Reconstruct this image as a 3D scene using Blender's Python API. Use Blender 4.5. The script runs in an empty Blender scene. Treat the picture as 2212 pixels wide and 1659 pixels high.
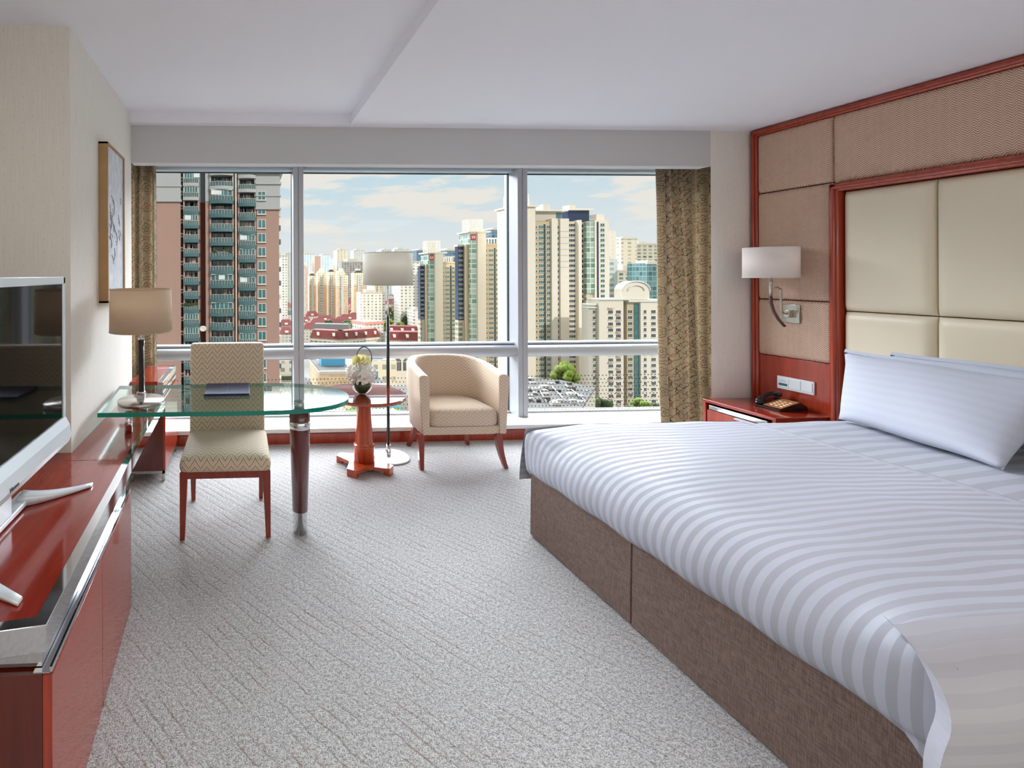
import bpy, bmesh, math, random
from mathutils import Vector, Matrix
random.seed(7)
PI = math.pi
sc = bpy.context.scene
COL = sc.collection

# ------------------------------------------------------------------ camera
EYE = 1.45
cam_d = bpy.data.cameras.new('camera')
cam = bpy.data.objects.new('camera', cam_d)
COL.objects.link(cam)
cam_d.sensor_width = 36.0
cam_d.lens = 36.0 * 1000.0 / 2212.0
cam_d.shift_x = (1106.0 - 568.0) / 2212.0
cam_d.shift_y = (594.0 - 829.5) / 2212.0
cam_d.clip_start = 0.05
cam_d.clip_end = 6000
_th, _ro = math.radians(2.5), 0.004
_f = Vector((math.sin(_th), math.cos(_th), 0)); _r = Vector((math.cos(_th), -math.sin(_th), 0)); _u = Vector((0, 0, 1))
_r2 = _r * math.cos(_ro) - _u * math.sin(_ro); _u2 = _u * math.cos(_ro) + _r * math.sin(_ro)
M = Matrix((( _r2.x, _u2.x, -_f.x, 0), (_r2.y, _u2.y, -_f.y, 0), (_r2.z, _u2.z, -_f.z, EYE), (0, 0, 0, 1)))
cam.matrix_world = M
sc.camera = cam

# ------------------------------------------------------------------ view
sc.view_settings.view_transform = 'Standard'
sc.view_settings.look = 'None'
sc.view_settings.gamma = 1.0
sc.view_settings.use_curve_mapping = False
sc.view_settings.exposure = 0.38
sc.cycles.use_denoising = True
sc.cycles.max_bounces = 10
sc.cycles.diffuse_bounces = 7
sc.cycles.glossy_bounces = 4
sc.cycles.transmission_bounces = 8
sc.cycles.transparent_max_bounces = 16
sc.cycles.caustics_reflective = False
sc.cycles.caustics_refractive = False
sc.cycles.sample_clamp_indirect = 10.0

def lin(c):
    c = c / 255.0
    return c / 12.92 if c <= 0.04045 else ((c + 0.055) / 1.055) ** 2.4
def rgb(r, g, b): return (lin(r), lin(g), lin(b), 1.0)

# ------------------------------------------------------------------ node helper
class N:
    def __init__(s, nt): s.nt = nt
    def new(s, t, **k):
        n = s.nt.nodes.new(t)
        for a, v in k.items(): setattr(n, a, v)
        return n
    def put(s, sock, v):
        if hasattr(v, 'is_output') or isinstance(v, bpy.types.NodeSocket): s.nt.links.new(v, sock)
        else: sock.default_value = v
    def m(s, op, a, b=None, c=None, clamp=False):
        n = s.new('ShaderNodeMath', operation=op, use_clamp=clamp)
        s.put(n.inputs[0], a)
        if b is not None: s.put(n.inputs[1], b)
        if c is not None: s.put(n.inputs[2], c)
        return n.outputs[0]
    def mix(s, f, a, b):
        n = s.new('ShaderNodeMix', data_type='RGBA')
        s.put(n.inputs[0], f); s.put(n.inputs[6], a); s.put(n.inputs[7], b)
        return n.outputs[2]
    def noise(s, vec=None, scale=5.0, detail=2.0, rough=0.5, dist=0.0):
        n = s.new('ShaderNodeTexNoise')
        n.inputs['Scale'].default_value = scale; n.inputs['Detail'].default_value = detail
        n.inputs['Roughness'].default_value = rough; n.inputs['Distortion'].default_value = dist
        if vec is not None: s.nt.links.new(vec, n.inputs['Vector'])
        return n.outputs[0]
    def sep(s, vec):
        n = s.new('ShaderNodeSeparateXYZ'); s.nt.links.new(vec, n.inputs[0]); return n.outputs
    def comb(s, x, y, z):
        n = s.new('ShaderNodeCombineXYZ')
        for i, v in enumerate((x, y, z)): s.put(n.inputs[i], v)
        return n.outputs[0]
    def smooth(s, v, lo, hi):
        n = s.new('ShaderNodeMapRange', interpolation_type='SMOOTHSTEP')
        s.put(n.inputs[0], v); n.inputs[1].default_value = lo; n.inputs[2].default_value = hi
        return n.outputs[0]
    def fract(s, v): return s.m('FRACT', v)
    def tri(s, v): return s.m('MULTIPLY', s.m('ABSOLUTE', s.m('SUBTRACT', s.fract(v), 0.5)), 2.0)

# ------------------------------------------------------------------ world: bright sky with clouds
w = bpy.data.worlds.new('world'); sc.world = w; w.use_nodes = True
nt = w.node_tree; nt.nodes.clear(); n = N(nt)
tc = n.new('ShaderNodeTexCoord')
sx, sy, sz = n.sep(tc.outputs['Generated'])
elev = n.smooth(sz, 0.0, 0.26)
base = n.mix(elev, rgb(238, 242, 242), rgb(202, 228, 240))
den = n.m('ADD', sz, 0.10)
cv = n.comb(n.m('DIVIDE', sx, n.m('ADD', sy, 0.6)), n.m('MULTIPLY', sz, 3.2), 0.3)
cl = n.noise(cv, 6.5, 7.0, 0.58, 0.2)
cm = n.m('MULTIPLY', n.smooth(cl, 0.47, 0.56), n.smooth(sz, 0.03, 0.09))
col = n.mix(cm, base, rgb(246, 242, 234))
under = n.smooth(sz, -0.05, 0.0)
col = n.mix(under, rgb(150, 150, 145), col)
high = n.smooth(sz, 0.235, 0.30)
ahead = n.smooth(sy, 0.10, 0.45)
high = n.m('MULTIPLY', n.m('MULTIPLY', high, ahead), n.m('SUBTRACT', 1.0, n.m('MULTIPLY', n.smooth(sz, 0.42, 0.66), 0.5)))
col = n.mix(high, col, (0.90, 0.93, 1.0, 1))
stren = n.m('ADD', 0.72, n.m('MULTIPLY', high, 15.5))  # much brighter sky band outside the view, added to light the room
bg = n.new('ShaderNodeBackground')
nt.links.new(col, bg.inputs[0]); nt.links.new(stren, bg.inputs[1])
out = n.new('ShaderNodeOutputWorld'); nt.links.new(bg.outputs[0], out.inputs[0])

sd = bpy.data.lights.new('sun', 'SUN'); sd.energy = 2.05; sd.angle = math.radians(0.6); sd.color = (1.0, 0.96, 0.90)
so = bpy.data.objects.new('sun', sd); COL.objects.link(so)
so.rotation_euler = Vector((-0.45, 0.75, -0.62)).to_track_quat('-Z', 'Y').to_euler()

def area(name, loc, size, energy, color=(1, 1, 1), rot=(0, 0, 0)):
    d = bpy.data.lights.new(name, 'AREA'); d.shape = 'RECTANGLE'; d.size, d.size_y = size
    d.energy = energy; d.color = color
    o = bpy.data.objects.new(name, d); COL.objects.link(o); o.location = loc; o.rotation_euler = rot
    return o
# unseen fill lights added behind the camera to brighten the room
for lx in (-0.1, 1.4, 2.9):
    for ly in (-2.0, -0.75):
        area('fill_light', (lx, ly, 2.50), (1.1, 1.1), 9.5, (1.0, 0.94, 0.86))

# ------------------------------------------------------------------ materials
MATS = {}
def newmat(name):
    m = bpy.data.materials.new(name); m.use_nodes = True
    nt = m.node_tree; b = nt.nodes['Principled BSDF']; MATS[name] = m
    return m, N(nt), b
def simple(name, col, rough=0.5, metal=0.0, spec=0.5, coat=0.0, var=0.0, vs=8.0, bump=0.0, bs=200.0, emit=0.0):
    m, n, b = newmat(name)
    b.inputs['Roughness'].default_value = rough; b.inputs['Metallic'].default_value = metal
    b.inputs['Specular IOR Level'].default_value = spec; b.inputs['Coat Weight'].default_value = coat
    b.inputs['Coat Roughness'].default_value = 0.03
    tc = n.new('ShaderNodeTexCoord')
    if var > 0:
        f = n.noise(tc.outputs['Object'], vs, 3.0)
        c = n.mix(f, tuple(x * (1 - var) for x in col[:3]) + (1,), tuple(min(1, x * (1 + var)) for x in col[:3]) + (1,))
        n.nt.links.new(c, b.inputs['Base Color'])
    else: b.inputs['Base Color'].default_value = col
    if bump > 0:
        bp = n.new('ShaderNodeBump'); bp.inputs['Strength'].default_value = bump; bp.inputs['Distance'].default_value = 0.002
        n.nt.links.new(n.noise(tc.outputs['Object'], bs, 2.0), bp.inputs['Height']); n.nt.links.new(bp.outputs[0], b.inputs['Normal'])
    return m
def addbump(n, b, h, strength=0.4, dist=0.002):
    bp = n.new('ShaderNodeBump'); bp.inputs['Strength'].default_value = strength; bp.inputs['Distance'].default_value = dist
    n.nt.links.new(h, bp.inputs['Height']); n.nt.links.new(bp.outputs[0], b.inputs['Normal'])

CHROME = simple('chrome', rgb(225, 226, 230), 0.06, 1.0)
NICKEL = simple('brushed_nickel', rgb(190, 184, 175), 0.22, 1.0)
ALU = simple('grey_aluminium', rgb(176, 178, 184), 0.42, 0.25)
ALU_L = simple('pale_aluminium', rgb(196, 212, 224), 0.30, 0.3)
RUBBER = simple('dark_gasket', rgb(40, 44, 48), 0.6)
CEIL = simple('ceiling_paint', rgb(242, 243, 252), 0.9, spec=0.2)
WHITE = simple('white_plastic', rgb(225, 232, 236), 0.35)
SILVER = simple('silver_plastic', rgb(222, 234, 242), 0.25, 0.1)
BLACK = simple('black_plastic', rgb(18, 19, 24), 0.22, coat=0.3)
SCREEN = simple('tv_screen', rgb(4, 5, 6), 0.05, spec=0.3)
DARKPOLE = simple('dark_bronze', rgb(44, 40, 42), 0.3, 0.3)
SILL = simple('cream_stone_sill', rgb(226, 226, 222), 0.14, coat=0.3, var=0.05, vs=12)
LEGRED = simple('lacquered_maroon', rgb(96, 36, 34), 0.16, coat=0.6)
NAVY = simple('navy_leather', rgb(42, 56, 92), 0.38, bump=0.3, bs=500)
GREEN_EDGE = simple('green_glass_edge', rgb(0, 130, 112), 0.12, spec=0.5, coat=0.2)
SKIRTDARK = simple('dark_skirt_lining', rgb(60, 48, 42), 0.9)
LEAF = simple('leaf_green', rgb(46, 66, 22), 0.4, var=0.4, vs=60)
LOOP = simple('grass_loop', rgb(38, 72, 50), 0.35)
PETAL = simple('ivory_petal', rgb(250, 246, 240), 0.6, var=0.12, vs=120)
YPETAL = simple('yellow_petal', rgb(248, 238, 184), 0.55, var=0.15, vs=90)
YCORE = simple('yellow_core', rgb(224, 178, 70), 0.6)
GOLDWOOD = simple('gilt_wood_frame', rgb(176, 140, 96), 0.35, 0.25, var=0.15, vs=14)
RUBBERFOOT = simple('foot_glide', rgb(190, 150, 110), 0.5)
LABEL_GREEN = simple('green_label', rgb(40, 100, 92), 0.4)
GROOVE = simple('shadow_gap_brown', rgb(60, 22, 16), 0.7)
SIGNRED = simple('sign_red', rgb(190, 40, 55), 0.5)
SIGNWHITE = simple('sign_white', rgb(235, 225, 225), 0.5)

def wood(name, c1, c2, rough=0.2, axis='Z', coat=0.5):
    m, n, b = newmat(name)
    tc = n.new('ShaderNodeTexCoord'); mp = n.new('ShaderNodeMapping')
    s = {'X': (1.2, 14, 14), 'Y': (14, 1.2, 14), 'Z': (14, 14, 1.2)}[axis]
    mp.inputs['Scale'].default_value = s
    n.nt.links.new(tc.outputs['Object'], mp.inputs[0])
    f = n.noise(mp.outputs[0], 2.2, 6.0, 0.6, 0.6)
    n.nt.links.new(n.mix(n.smooth(f, 0.3, 0.7), c1, c2), b.inputs['Base Color'])
    b.inputs['Roughness'].default_value = rough; b.inputs['Coat Weight'].default_value = coat; b.inputs['Coat Roughness'].default_value = 0.06
    return m
CHERRY = wood('cherry_wood', rgb(146, 46, 26), rgb(166, 62, 36), 0.22)
CHERRY_Y = wood('cherry_wood_long', rgb(132, 36, 20), rgb(150, 46, 26), 0.14, 'Y')
CHERRY_D = wood('cherry_wood_dark', rgb(84, 26, 18), rgb(96, 32, 22), 0.25)
CHAIRWOOD = wood('chair_leg_wood', rgb(122, 40, 26), rgb(142, 54, 34), 0.28)
TABLEWOOD = wood('pedestal_wood', rgb(160, 62, 32), rgb(182, 80, 44), 0.16)

# carpet
m, n, b = newmat('carpet'); CARPET = m
tc = n.new('ShaderNodeTexCoord'); x, y, z = n.sep(tc.outputs['Object'])
nz1 = n.noise(tc.outputs['Object'], 9.0, 3.0)
s_ = n.m('ADD', n.m('MULTIPLY', x, 0.76), n.m('MULTIPLY', y, 0.65))
t_ = n.m('SUBTRACT', n.m('MULTIPLY', x, 0.65), n.m('MULTIPLY', y, 0.76))
sw = n.m('ADD', s_, n.m('MULTIPLY', n.m('SUBTRACT', nz1, 0.5), 0.03))
rib = n.tri(n.m('DIVIDE', sw, 0.048))
row = n.m('FLOOR', n.m('DIVIDE', sw, 0.048))
seg = n.noise(n.comb(n.m('MULTIPLY', row, 7.3), n.m('MULTIPLY', t_, 5.0), 0.0), 1.0, 1.0)
line = n.m('MULTIPLY', n.smooth(rib, 0.72, 0.96), n.smooth(seg, 0.40, 0.60))
tuft = n.noise(tc.outputs['Object'], 240.0, 2.0, 0.6)
tuft2 = n.noise(tc.outputs['Object'], 90.0, 2.0, 0.6)
tt = n.m('ADD', n.m('MULTIPLY', tuft, 0.65), n.m('MULTIPLY', tuft2, 0.35))
c = n.mix(n.smooth(tt, 0.36, 0.62), rgb(124, 122, 121), rgb(203, 202, 202))
rust = n.m('MULTIPLY', line, n.smooth(n.noise(n.comb(n.m('MULTIPLY', row, 3.1), n.m('MULTIPLY', t_, 8.0), 2.0), 1.0, 1.0), 0.52, 0.62))
c = n.mix(n.m('MULTIPLY', line, 0.28), c, rgb(112, 100, 90))
c = n.mix(n.m('MULTIPLY', rust, 0.30), c, rgb(150, 88, 62))
n.nt.links.new(c, b.inputs['Base Color']); b.inputs['Roughness'].default_value = 0.95; b.inputs['Specular IOR Level'].default_value = 0.1
h = n.m('SUBTRACT', n.m('ADD', tt, n.m('MULTIPLY', n.m('SUBTRACT', 1.0, rib), 0.3)), n.m('MULTIPLY', line, 0.35))
addbump(n, b, h, 0.7, 0.005)

# wallpaper
def wallpaper(name, c1, c2):
    m, n, b = newmat(name)
    uv = n.new('ShaderNodeUVMap'); u, v, _ = n.sep(uv.outputs[0])
    st = n.noise(n.comb(n.m('MULTIPLY', u, 180.0), n.m('MULTIPLY', v, 6.0), 0.0), 1.0, 2.0)
    c = n.mix(n.smooth(st, 0.35, 0.65), c1, c2)
    fx = n.fract(n.m('DIVIDE', u, 0.045)); fy = n.fract(n.m('ADD', n.m('DIVIDE', v, 0.06), n.m('MULTIPLY', n.m('FLOOR', n.m('DIVIDE', u, 0.045)), 0.5)))
    d = n.m('SQRT', n.m('ADD', n.m('POWER', n.m('SUBTRACT', fx, 0.5), 2.0), n.m('POWER', n.m('SUBTRACT', fy, 0.5), 2.0)))
    c = n.mix(n.m('MULTIPLY', n.m('LESS_THAN', d, 0.055), 0.25), c, rgb(150, 118, 74))
    n.nt.links.new(c, b.inputs['Base Color']); b.inputs['Roughness'].default_value = 0.7; b.inputs['Specular IOR Level'].default_value = 0.25
    addbump(n, b, st, 0.06, 0.001)
    return m
WALLP = wallpaper('beige_wallpaper', rgb(230, 227, 219), rgb(235, 232, 225))
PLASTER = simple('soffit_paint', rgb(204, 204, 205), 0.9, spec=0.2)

# curtain fabric
m, n, b = newmat('floral_curtain'); CURTAIN = m
uv = n.new('ShaderNodeUVMap'); wob = n.noise(uv.outputs[0], 9.0, 1.0)
u, v, _ = n.sep(uv.outputs[0])
def flower(n, u, v, pu, pv, ou, ov, r0, amp, k, wid, ph=0.0):
    cu = n.m('ADD', n.m('DIVIDE', u, pu), ou)
    cvv = n.m('ADD', n.m('ADD', n.m('DIVIDE', v, pv), ov), n.m('MULTIPLY', n.m('FLOOR', cu), 0.5))
    du = n.m('MULTIPLY', n.m('SUBTRACT', n.fract(cu), 0.5), pu); dv = n.m('MULTIPLY', n.m('SUBTRACT', n.fract(cvv), 0.5), pv)
    r = n.m('SQRT', n.m('ADD', n.m('MULTIPLY', du, du), n.m('MULTIPLY', dv, dv)))
    a = n.m('ARCTAN2', dv, du)
    pet = n.m('ADD', r0, n.m('MULTIPLY', n.m('ABSOLUTE', n.m('SINE', n.m('ADD', n.m('MULTIPLY', a, k), ph))), amp))
    return n.m('LESS_THAN', n.m('ABSOLUTE', n.m('SUBTRACT', r, pet)), wid), r, a
f1, r1, a1 = flower(n, u, v, 0.115, 0.17, 0.0, 0.0, 0.024, 0.014, 2.5, 0.0022)
f2, _, _ = flower(n, u, v, 0.115, 0.17, 0.0, 0.0, 0.009, 0.003, 2.5, 0.0018)
f3, _, _ = flower(n, u, v, 0.115, 0.17, 0.5, 0.25, 0.010, 0.022, 1.0, 0.0020, 0.6)
f4, _, _ = flower(n, u, v, 0.115, 0.17, 0.45, 0.62, 0.012, 0.018, 1.5, 0.0020, 1.1)
sp = n.m('LESS_THAN', n.m('ABSOLUTE', n.m('SUBTRACT', n.fract(n.m('ADD', n.m('DIVIDE', r1, 0.03), n.m('DIVIDE', a1, 2 * PI))), 0.5)), 0.06)
sp = n.m('MULTIPLY', sp, n.m('MULTIPLY', n.m('GREATER_THAN', r1, 0.043), n.smooth(wob, 0.47, 0.5)))
ln = n.m('MAXIMUM', n.m('MAXIMUM', f1, f2), n.m('MAXIMUM', n.m('MAXIMUM', f3, f4), sp))
tone = n.noise(uv.outputs[0], 14.0, 1.0)
lc = n.mix(n.smooth(tone, 0.5, 0.58), rgb(66, 44, 34), rgb(140, 62, 42))
fine = n.noise(uv.outputs[0], 500.0, 1.0)
basec = n.mix(fine, rgb(166, 152, 130), rgb(190, 176, 152))
n.nt.links.new(n.mix(ln, basec, lc), b.inputs['Base Color']); b.inputs['Roughness'].default_value = 0.6
addbump(n, b, fine, 0.2, 0.001)

# chair fabric
def chairfab(name, c0, cd, cl, p=0.062, q=0.028, A=1.25):
    m, n, b = newmat(name)
    uv = n.new('ShaderNodeUVMap'); u, v, _ = n.sep(uv.outputs[0])
    t = n.tri(n.m('DIVIDE', u, p))
    fr = n.fract(n.m('ADD', n.m('DIVIDE', v, q), n.m('MULTIPLY', t, A)))
    dk = n.m('LESS_THAN', fr, 0.17)
    lt = n.m('MULTIPLY', n.m('LESS_THAN', fr, 0.33), n.m('GREATER_THAN', fr, 0.17))
    dash = n.m('GREATER_THAN', n.fract(n.m('MULTIPLY', t, 4.0)), 0.25)
    fine = n.noise(uv.outputs[0], 700.0, 1.0)
    c = n.mix(fine, tuple(x * 0.82 for x in c0[:3]) + (1,), c0)
    c = n.mix(n.m('MULTIPLY', dk, 0.9), c, cd)
    c = n.mix(n.m('MULTIPLY', n.m('MULTIPLY', lt, dash), 0.8), c, cl)
    n.nt.links.new(c, b.inputs['Base Color']); b.inputs['Roughness'].default_value = 0.75
    b.inputs['Sheen Weight'].default_value = 0.2
    addbump(n, b, n.m('ADD', fine, n.m('MULTIPLY', lt, 1.0)), 0.3, 0.0015)
    return m
DESKFAB = chairfab('desk_chair_fabric', rgb(218, 196, 172), rgb(120, 96, 70), rgb(238, 230, 202), 0.066, 0.034, 1.25)
TUBFAB = chairfab('tub_chair_fabric', rgb(222, 198, 174), rgb(132, 104, 80), rgb(244, 232, 206), 0.040, 0.026, 1.1)

# woven panel
m, n, b = newmat('woven_panel'); WOVEN = m
uv = n.new('ShaderNodeUVMap'); u, v, _ = n.sep(uv.outputs[0])
zz = n.m('ADD', n.m('DIVIDE', v, 0.0125), n.m('MULTIPLY', n.tri(n.m('DIVIDE', u, 0.036)), 1.5))
fr = n.tri(zz)
st = n.tri(n.m('DIVIDE', u, 0.006))
hh = n.m('MULTIPLY', n.smooth(fr, 0.2, 0.8), n.m('ADD', 0.6, n.m('MULTIPLY', st, 0.4)))
n.nt.links.new(n.mix(hh, rgb(176, 126, 102), rgb(244, 228, 208)), b.inputs['Base Color'])
b.inputs['Roughness'].default_value = 0.42; b.inputs['Metallic'].default_value = 0.0
addbump(n, b, hh, 0.8, 0.004)
LEATHER = simple('cream_leather', rgb(218, 207, 184), 0.36, var=0.03, vs=3, bump=0.12, bs=900)

# bed linen with satin stripes (UV.y = across the stripes)
def linen(name, pitch, c1, c2, r0=0.5, dr=0.2):
    m, n, b = newmat(name)
    uv = n.new('ShaderNodeUVMap'); u, v, _ = n.sep(uv.outputs[0])
    wv = n.noise(uv.outputs[0], 2.2, 2.0)
    fr = n.fract(n.m('DIVIDE', n.m('ADD', v, n.m('MULTIPLY', n.m('SUBTRACT', wv, 0.5), 0.012)), pitch))
    s = n.m('LESS_THAN', fr, 0.5)
    n.nt.links.new(n.mix(s, c1, c2), b.inputs['Base Color'])
    n.nt.links.new(n.m('ADD', r0, n.m('MULTIPLY', s, dr)), b.inputs['Roughness'])
    fine = n.noise(uv.outputs[0], 900.0, 1.0); addbump(n, b, fine, 0.08, 0.0008)
    return m
DUVET = linen('striped_duvet', 0.040, rgb(181, 186, 199), rgb(165, 167, 178))
SHEET = linen('striped_sheet', 0.075, rgb(179, 184, 197), rgb(163, 166, 177))
FAINTSTRIPE = linen('faint_stripe_duvet', 0.040, rgb(176, 177, 186), rgb(171, 172, 182))  # duvet cloth, stripes faded in the colour where the light angle hides them
PILLOW = linen('pillow_cotton', 0.050, rgb(180, 185, 199), rgb(177, 182, 196), 0.75, 0.0)

# bed skirt
m, n, b = newmat('brown_skirt'); SKIRT = m
tc = n.new('ShaderNodeTexCoord'); mp = n.new('ShaderNodeMapping'); mp.inputs['Scale'].default_value = (40, 40, 420)
n.nt.links.new(tc.outputs['Object'], mp.inputs[0]); f = n.noise(mp.outputs[0], 1.0, 2.0)
mp2 = n.new('ShaderNodeMapping'); mp2.inputs['Scale'].default_value = (420, 420, 30); n.nt.links.new(tc.outputs['Object'], mp2.inputs[0])
f2_ = n.noise(mp2.outputs[0], 1.0, 2.0); ff = n.m('MULTIPLY', n.m('ADD', f, f2_), 0.5)
n.nt.links.new(n.mix(n.smooth(ff, 0.35, 0.65), rgb(92, 74, 66), rgb(126, 104, 95)), b.inputs['Base Color']); b.inputs['Roughness'].default_value = 0.85
addbump(n, b, ff, 0.3, 0.001)

# lamp shades
def shade_mat(name, col, tr=0.25):
    m, n, b = newmat(name)
    uv = n.new('ShaderNodeTexCoord'); fine = n.noise(uv.outputs['Object'], 400.0, 1.0)
    c = n.mix(fine, tuple(x * 0.9 for x in col[:3]) + (1,), col)
    n.nt.links.new(c, b.inputs['Base Color']); b.inputs['Roughness'].default_value = 0.8
    t = n.new('ShaderNodeBsdfTranslucent'); t.inputs[0].default_value = col
    mx = n.new('ShaderNodeMixShader'); mx.inputs[0].default_value = tr
    n.nt.links.new(b.outputs[0], mx.inputs[1]); n.nt.links.new(t.outputs[0], mx.inputs[2])
    n.nt.links.new(mx.outputs[0], n.nt.nodes['Material Output'].inputs[0]); addbump(n, b, fine, 0.2, 0.001)
    return m
SHADE_T = shade_mat('taupe_lampshade', rgb(230, 211, 187), 0.45)
SHADE_F = shade_mat('grey_beige_lampshade', rgb(226, 222, 212), 0.4)
SHADE_W = shade_mat('cream_lampshade', rgb(250, 244, 240), 0.5)

# thin glass
def glass(name, tint, f0=0.04, dots=False, refl=1.0):
    m = bpy.data.materials.new(name); m.use_nodes = True; nt = m.node_tree; nt.nodes.clear(); n = N(nt); MATS[name] = m
    tr = n.new('ShaderNodeBsdfTransparent'); tr.inputs[0].default_value = tint
    gl = n.new('ShaderNodeBsdfGlossy'); gl.inputs['Roughness'].default_value = 0.0
    fr = n.new('ShaderNodeFresnel'); fr.inputs[0].default_value = 1.5
    geo = n.new('ShaderNodeNewGeometry')
    fac = n.m('MULTIPLY', n.m('MULTIPLY', fr.outputs[0], refl), n.m('SUBTRACT', 1.0, geo.outputs['Backfacing']))
    mx = n.new('ShaderNodeMixShader'); nt.links.new(fac, mx.inputs[0]); nt.links.new(tr.outputs[0], mx.inputs[1]); nt.links.new(gl.outputs[0], mx.inputs[2])
    o = n.new('ShaderNodeOutputMaterial'); last = mx.outputs[0]
    if dots:
        tc = n.new('ShaderNodeTexCoord'); x, y, z = n.sep(tc.outputs['Object'])
        rz = n.m('DIVIDE', z, 0.0355); rw = n.m('FLOOR', rz)
        dx = n.m('SUBTRACT', n.fract(n.m('ADD', n.m('DIVIDE', x, 0.0350), n.m('MULTIPLY', rw, 0.5))), 0.5)
        dz = n.m('SUBTRACT', n.fract(rz), 0.5)
        d = n.m('ADD', n.m('MULTIPLY', dx, dx), n.m('MULTIPLY', dz, dz))
        mask = n.m('MULTIPLY', n.m('LESS_THAN', d, 0.017), n.m('LESS_THAN', z, 0.345))
        df = n.new('ShaderNodeBsdfDiffuse'); df.inputs[0].default_value = rgb(48, 46, 48)
        m2 = n.new('ShaderNodeMixShader'); nt.links.new(mask, m2.inputs[0]); nt.links.new(last, m2.inputs[1]); nt.links.new(df.outputs[0], m2.inputs[2]); last = m2.outputs[0]
    nt.links.new(last, o.inputs[0])
    return m
PANE = glass('window_glass', (0.975, 0.985, 0.985, 1), refl=0.3)
PANE_D = glass('dotted_window_glass', (0.975, 0.985, 0.985, 1), dots=True, refl=0.3)
DESKGLASS = glass('desk_glass', (0.80, 0.93, 0.90, 1), refl=1.4)
BOWLGLASS = glass('bowl_glass', (0.85, 0.90, 0.88, 1), refl=1.3)
MIRTOP = simple('dark_polished_top', rgb(104, 40, 26), 0.03, spec=1.0, coat=1.0)

# facade materials for far buildings: box UV in metres
def facade(name, wall, glassc, pw, ph, fw, fh, band=None, rough=0.6):
    m, n, b = newmat(name)
    uv = n.new('ShaderNodeUVMap'); u, v, _ = n.sep(uv.outputs[0])
    a = n.m('LESS_THAN', n.fract(n.m('DIVIDE', u, pw)), fw); c = n.m('LESS_THAN', n.fract(n.m('DIVIDE', v, ph)), fh)
    msk = n.m('MULTIPLY', a, c)
    rnd = n.new('ShaderNodeTexWhiteNoise'); rnd.noise_dimensions = '2D'
    n.nt.links.new(n.comb(n.m('FLOOR', n.m('DIVIDE', u, pw)), n.m('FLOOR', n.m('DIVIDE', v, ph)), 0.0), rnd.inputs['Vector'])
    g = n.mix(n.m('MULTIPLY', rnd.outputs[0], 0.6), glassc, wall)
    wc = wall
    if band is not None:
        bz = n.m('LESS_THAN', v, band[0]); wc = n.mix(bz, wall, band[1])
    n.nt.links.new(n.mix(msk, wc, g), b.inputs['Base Color']); b.inputs['Roughness'].default_value = rough
    return m
CREAM = simple('cream_render', rgb(222, 212, 196), 0.8, var=0.03, vs=0.05)
TAN = simple('tan_render', rgb(190, 172, 142), 0.8, var=0.04, vs=0.1)
GREYCREAM = simple('grey_cream_render', rgb(194, 186, 172), 0.8, var=0.04, vs=0.1)
PINK = simple('salmon_render', rgb(166, 133, 120), 0.85, var=0.04, vs=0.3)
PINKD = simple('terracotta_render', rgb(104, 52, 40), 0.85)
GREYW = simple('pale_grey_render', rgb(170, 170, 168), 0.85, var=0.04, vs=0.3)
TEAL = simple('teal_balcony_edge', rgb(66, 102, 106), 0.6, var=0.15, vs=0.8)
RAIL = simple('balcony_rail_glass', rgb(78, 98, 98), 0.2, var=0.6, vs=1.6)
WINGL = simple('teal_window_glass', rgb(70, 110, 112), 0.12, spec=0.6, var=0.5, vs=0.6)
WINGD = simple('dark_window_glass', rgb(52, 60, 66), 0.15, spec=0.6, var=0.4, vs=0.4)
BLUEGL = simple('blue_curtain_glass', rgb(42, 56, 84), 0.12, var=0.25, vs=0.2)
GRNGL = facade('green_curtain_glass', rgb(206, 214, 200), rgb(84, 128, 118), 3.1, 3.0, 0.86, 0.82, rough=0.2)
WFRAME = simple('window_frame_white', rgb(214, 214, 206), 0.5)
DARKTONE = simple('dark_shade_and_fan', rgb(62, 66, 62), 0.8)  # dark tone paints shade in recesses and on tower sides; also fan faces
ROOFG = simple('grey_roof', rgb(84, 82, 80), 0.9, var=0.15, vs=0.4)
ROOFR = simple('red_tile_roof', rgb(112, 46, 42), 0.8, var=0.12, vs=0.3)
ROOFO = simple('orange_tile_roof', rgb(140, 74, 58), 0.8, var=0.15, vs=0.3)
ASPH = simple('city_ground_grey', rgb(112, 110, 104), 0.9, var=0.25, vs=0.02)
LAWN = simple('lawn_green', rgb(86, 108, 44), 0.9, var=0.2, vs=0.4)
TREEM = simple('tree_foliage', rgb(56, 74, 28), 0.8, var=0.6, vs=0.9)
TREEY = simple('tree_foliage_bright', rgb(104, 122, 38), 0.8, var=0.5, vs=0.9)
TRUNK = simple('tree_trunk', rgb(80, 64, 50), 0.9)
LATT = simple('white_lattice', rgb(222, 214, 200), 0.6)
ACM = simple('ac_unit_white', rgb(205, 202, 194), 0.6)
CLUT = simple('rooftop_plant_white', rgb(168, 166, 160), 0.6)

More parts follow.
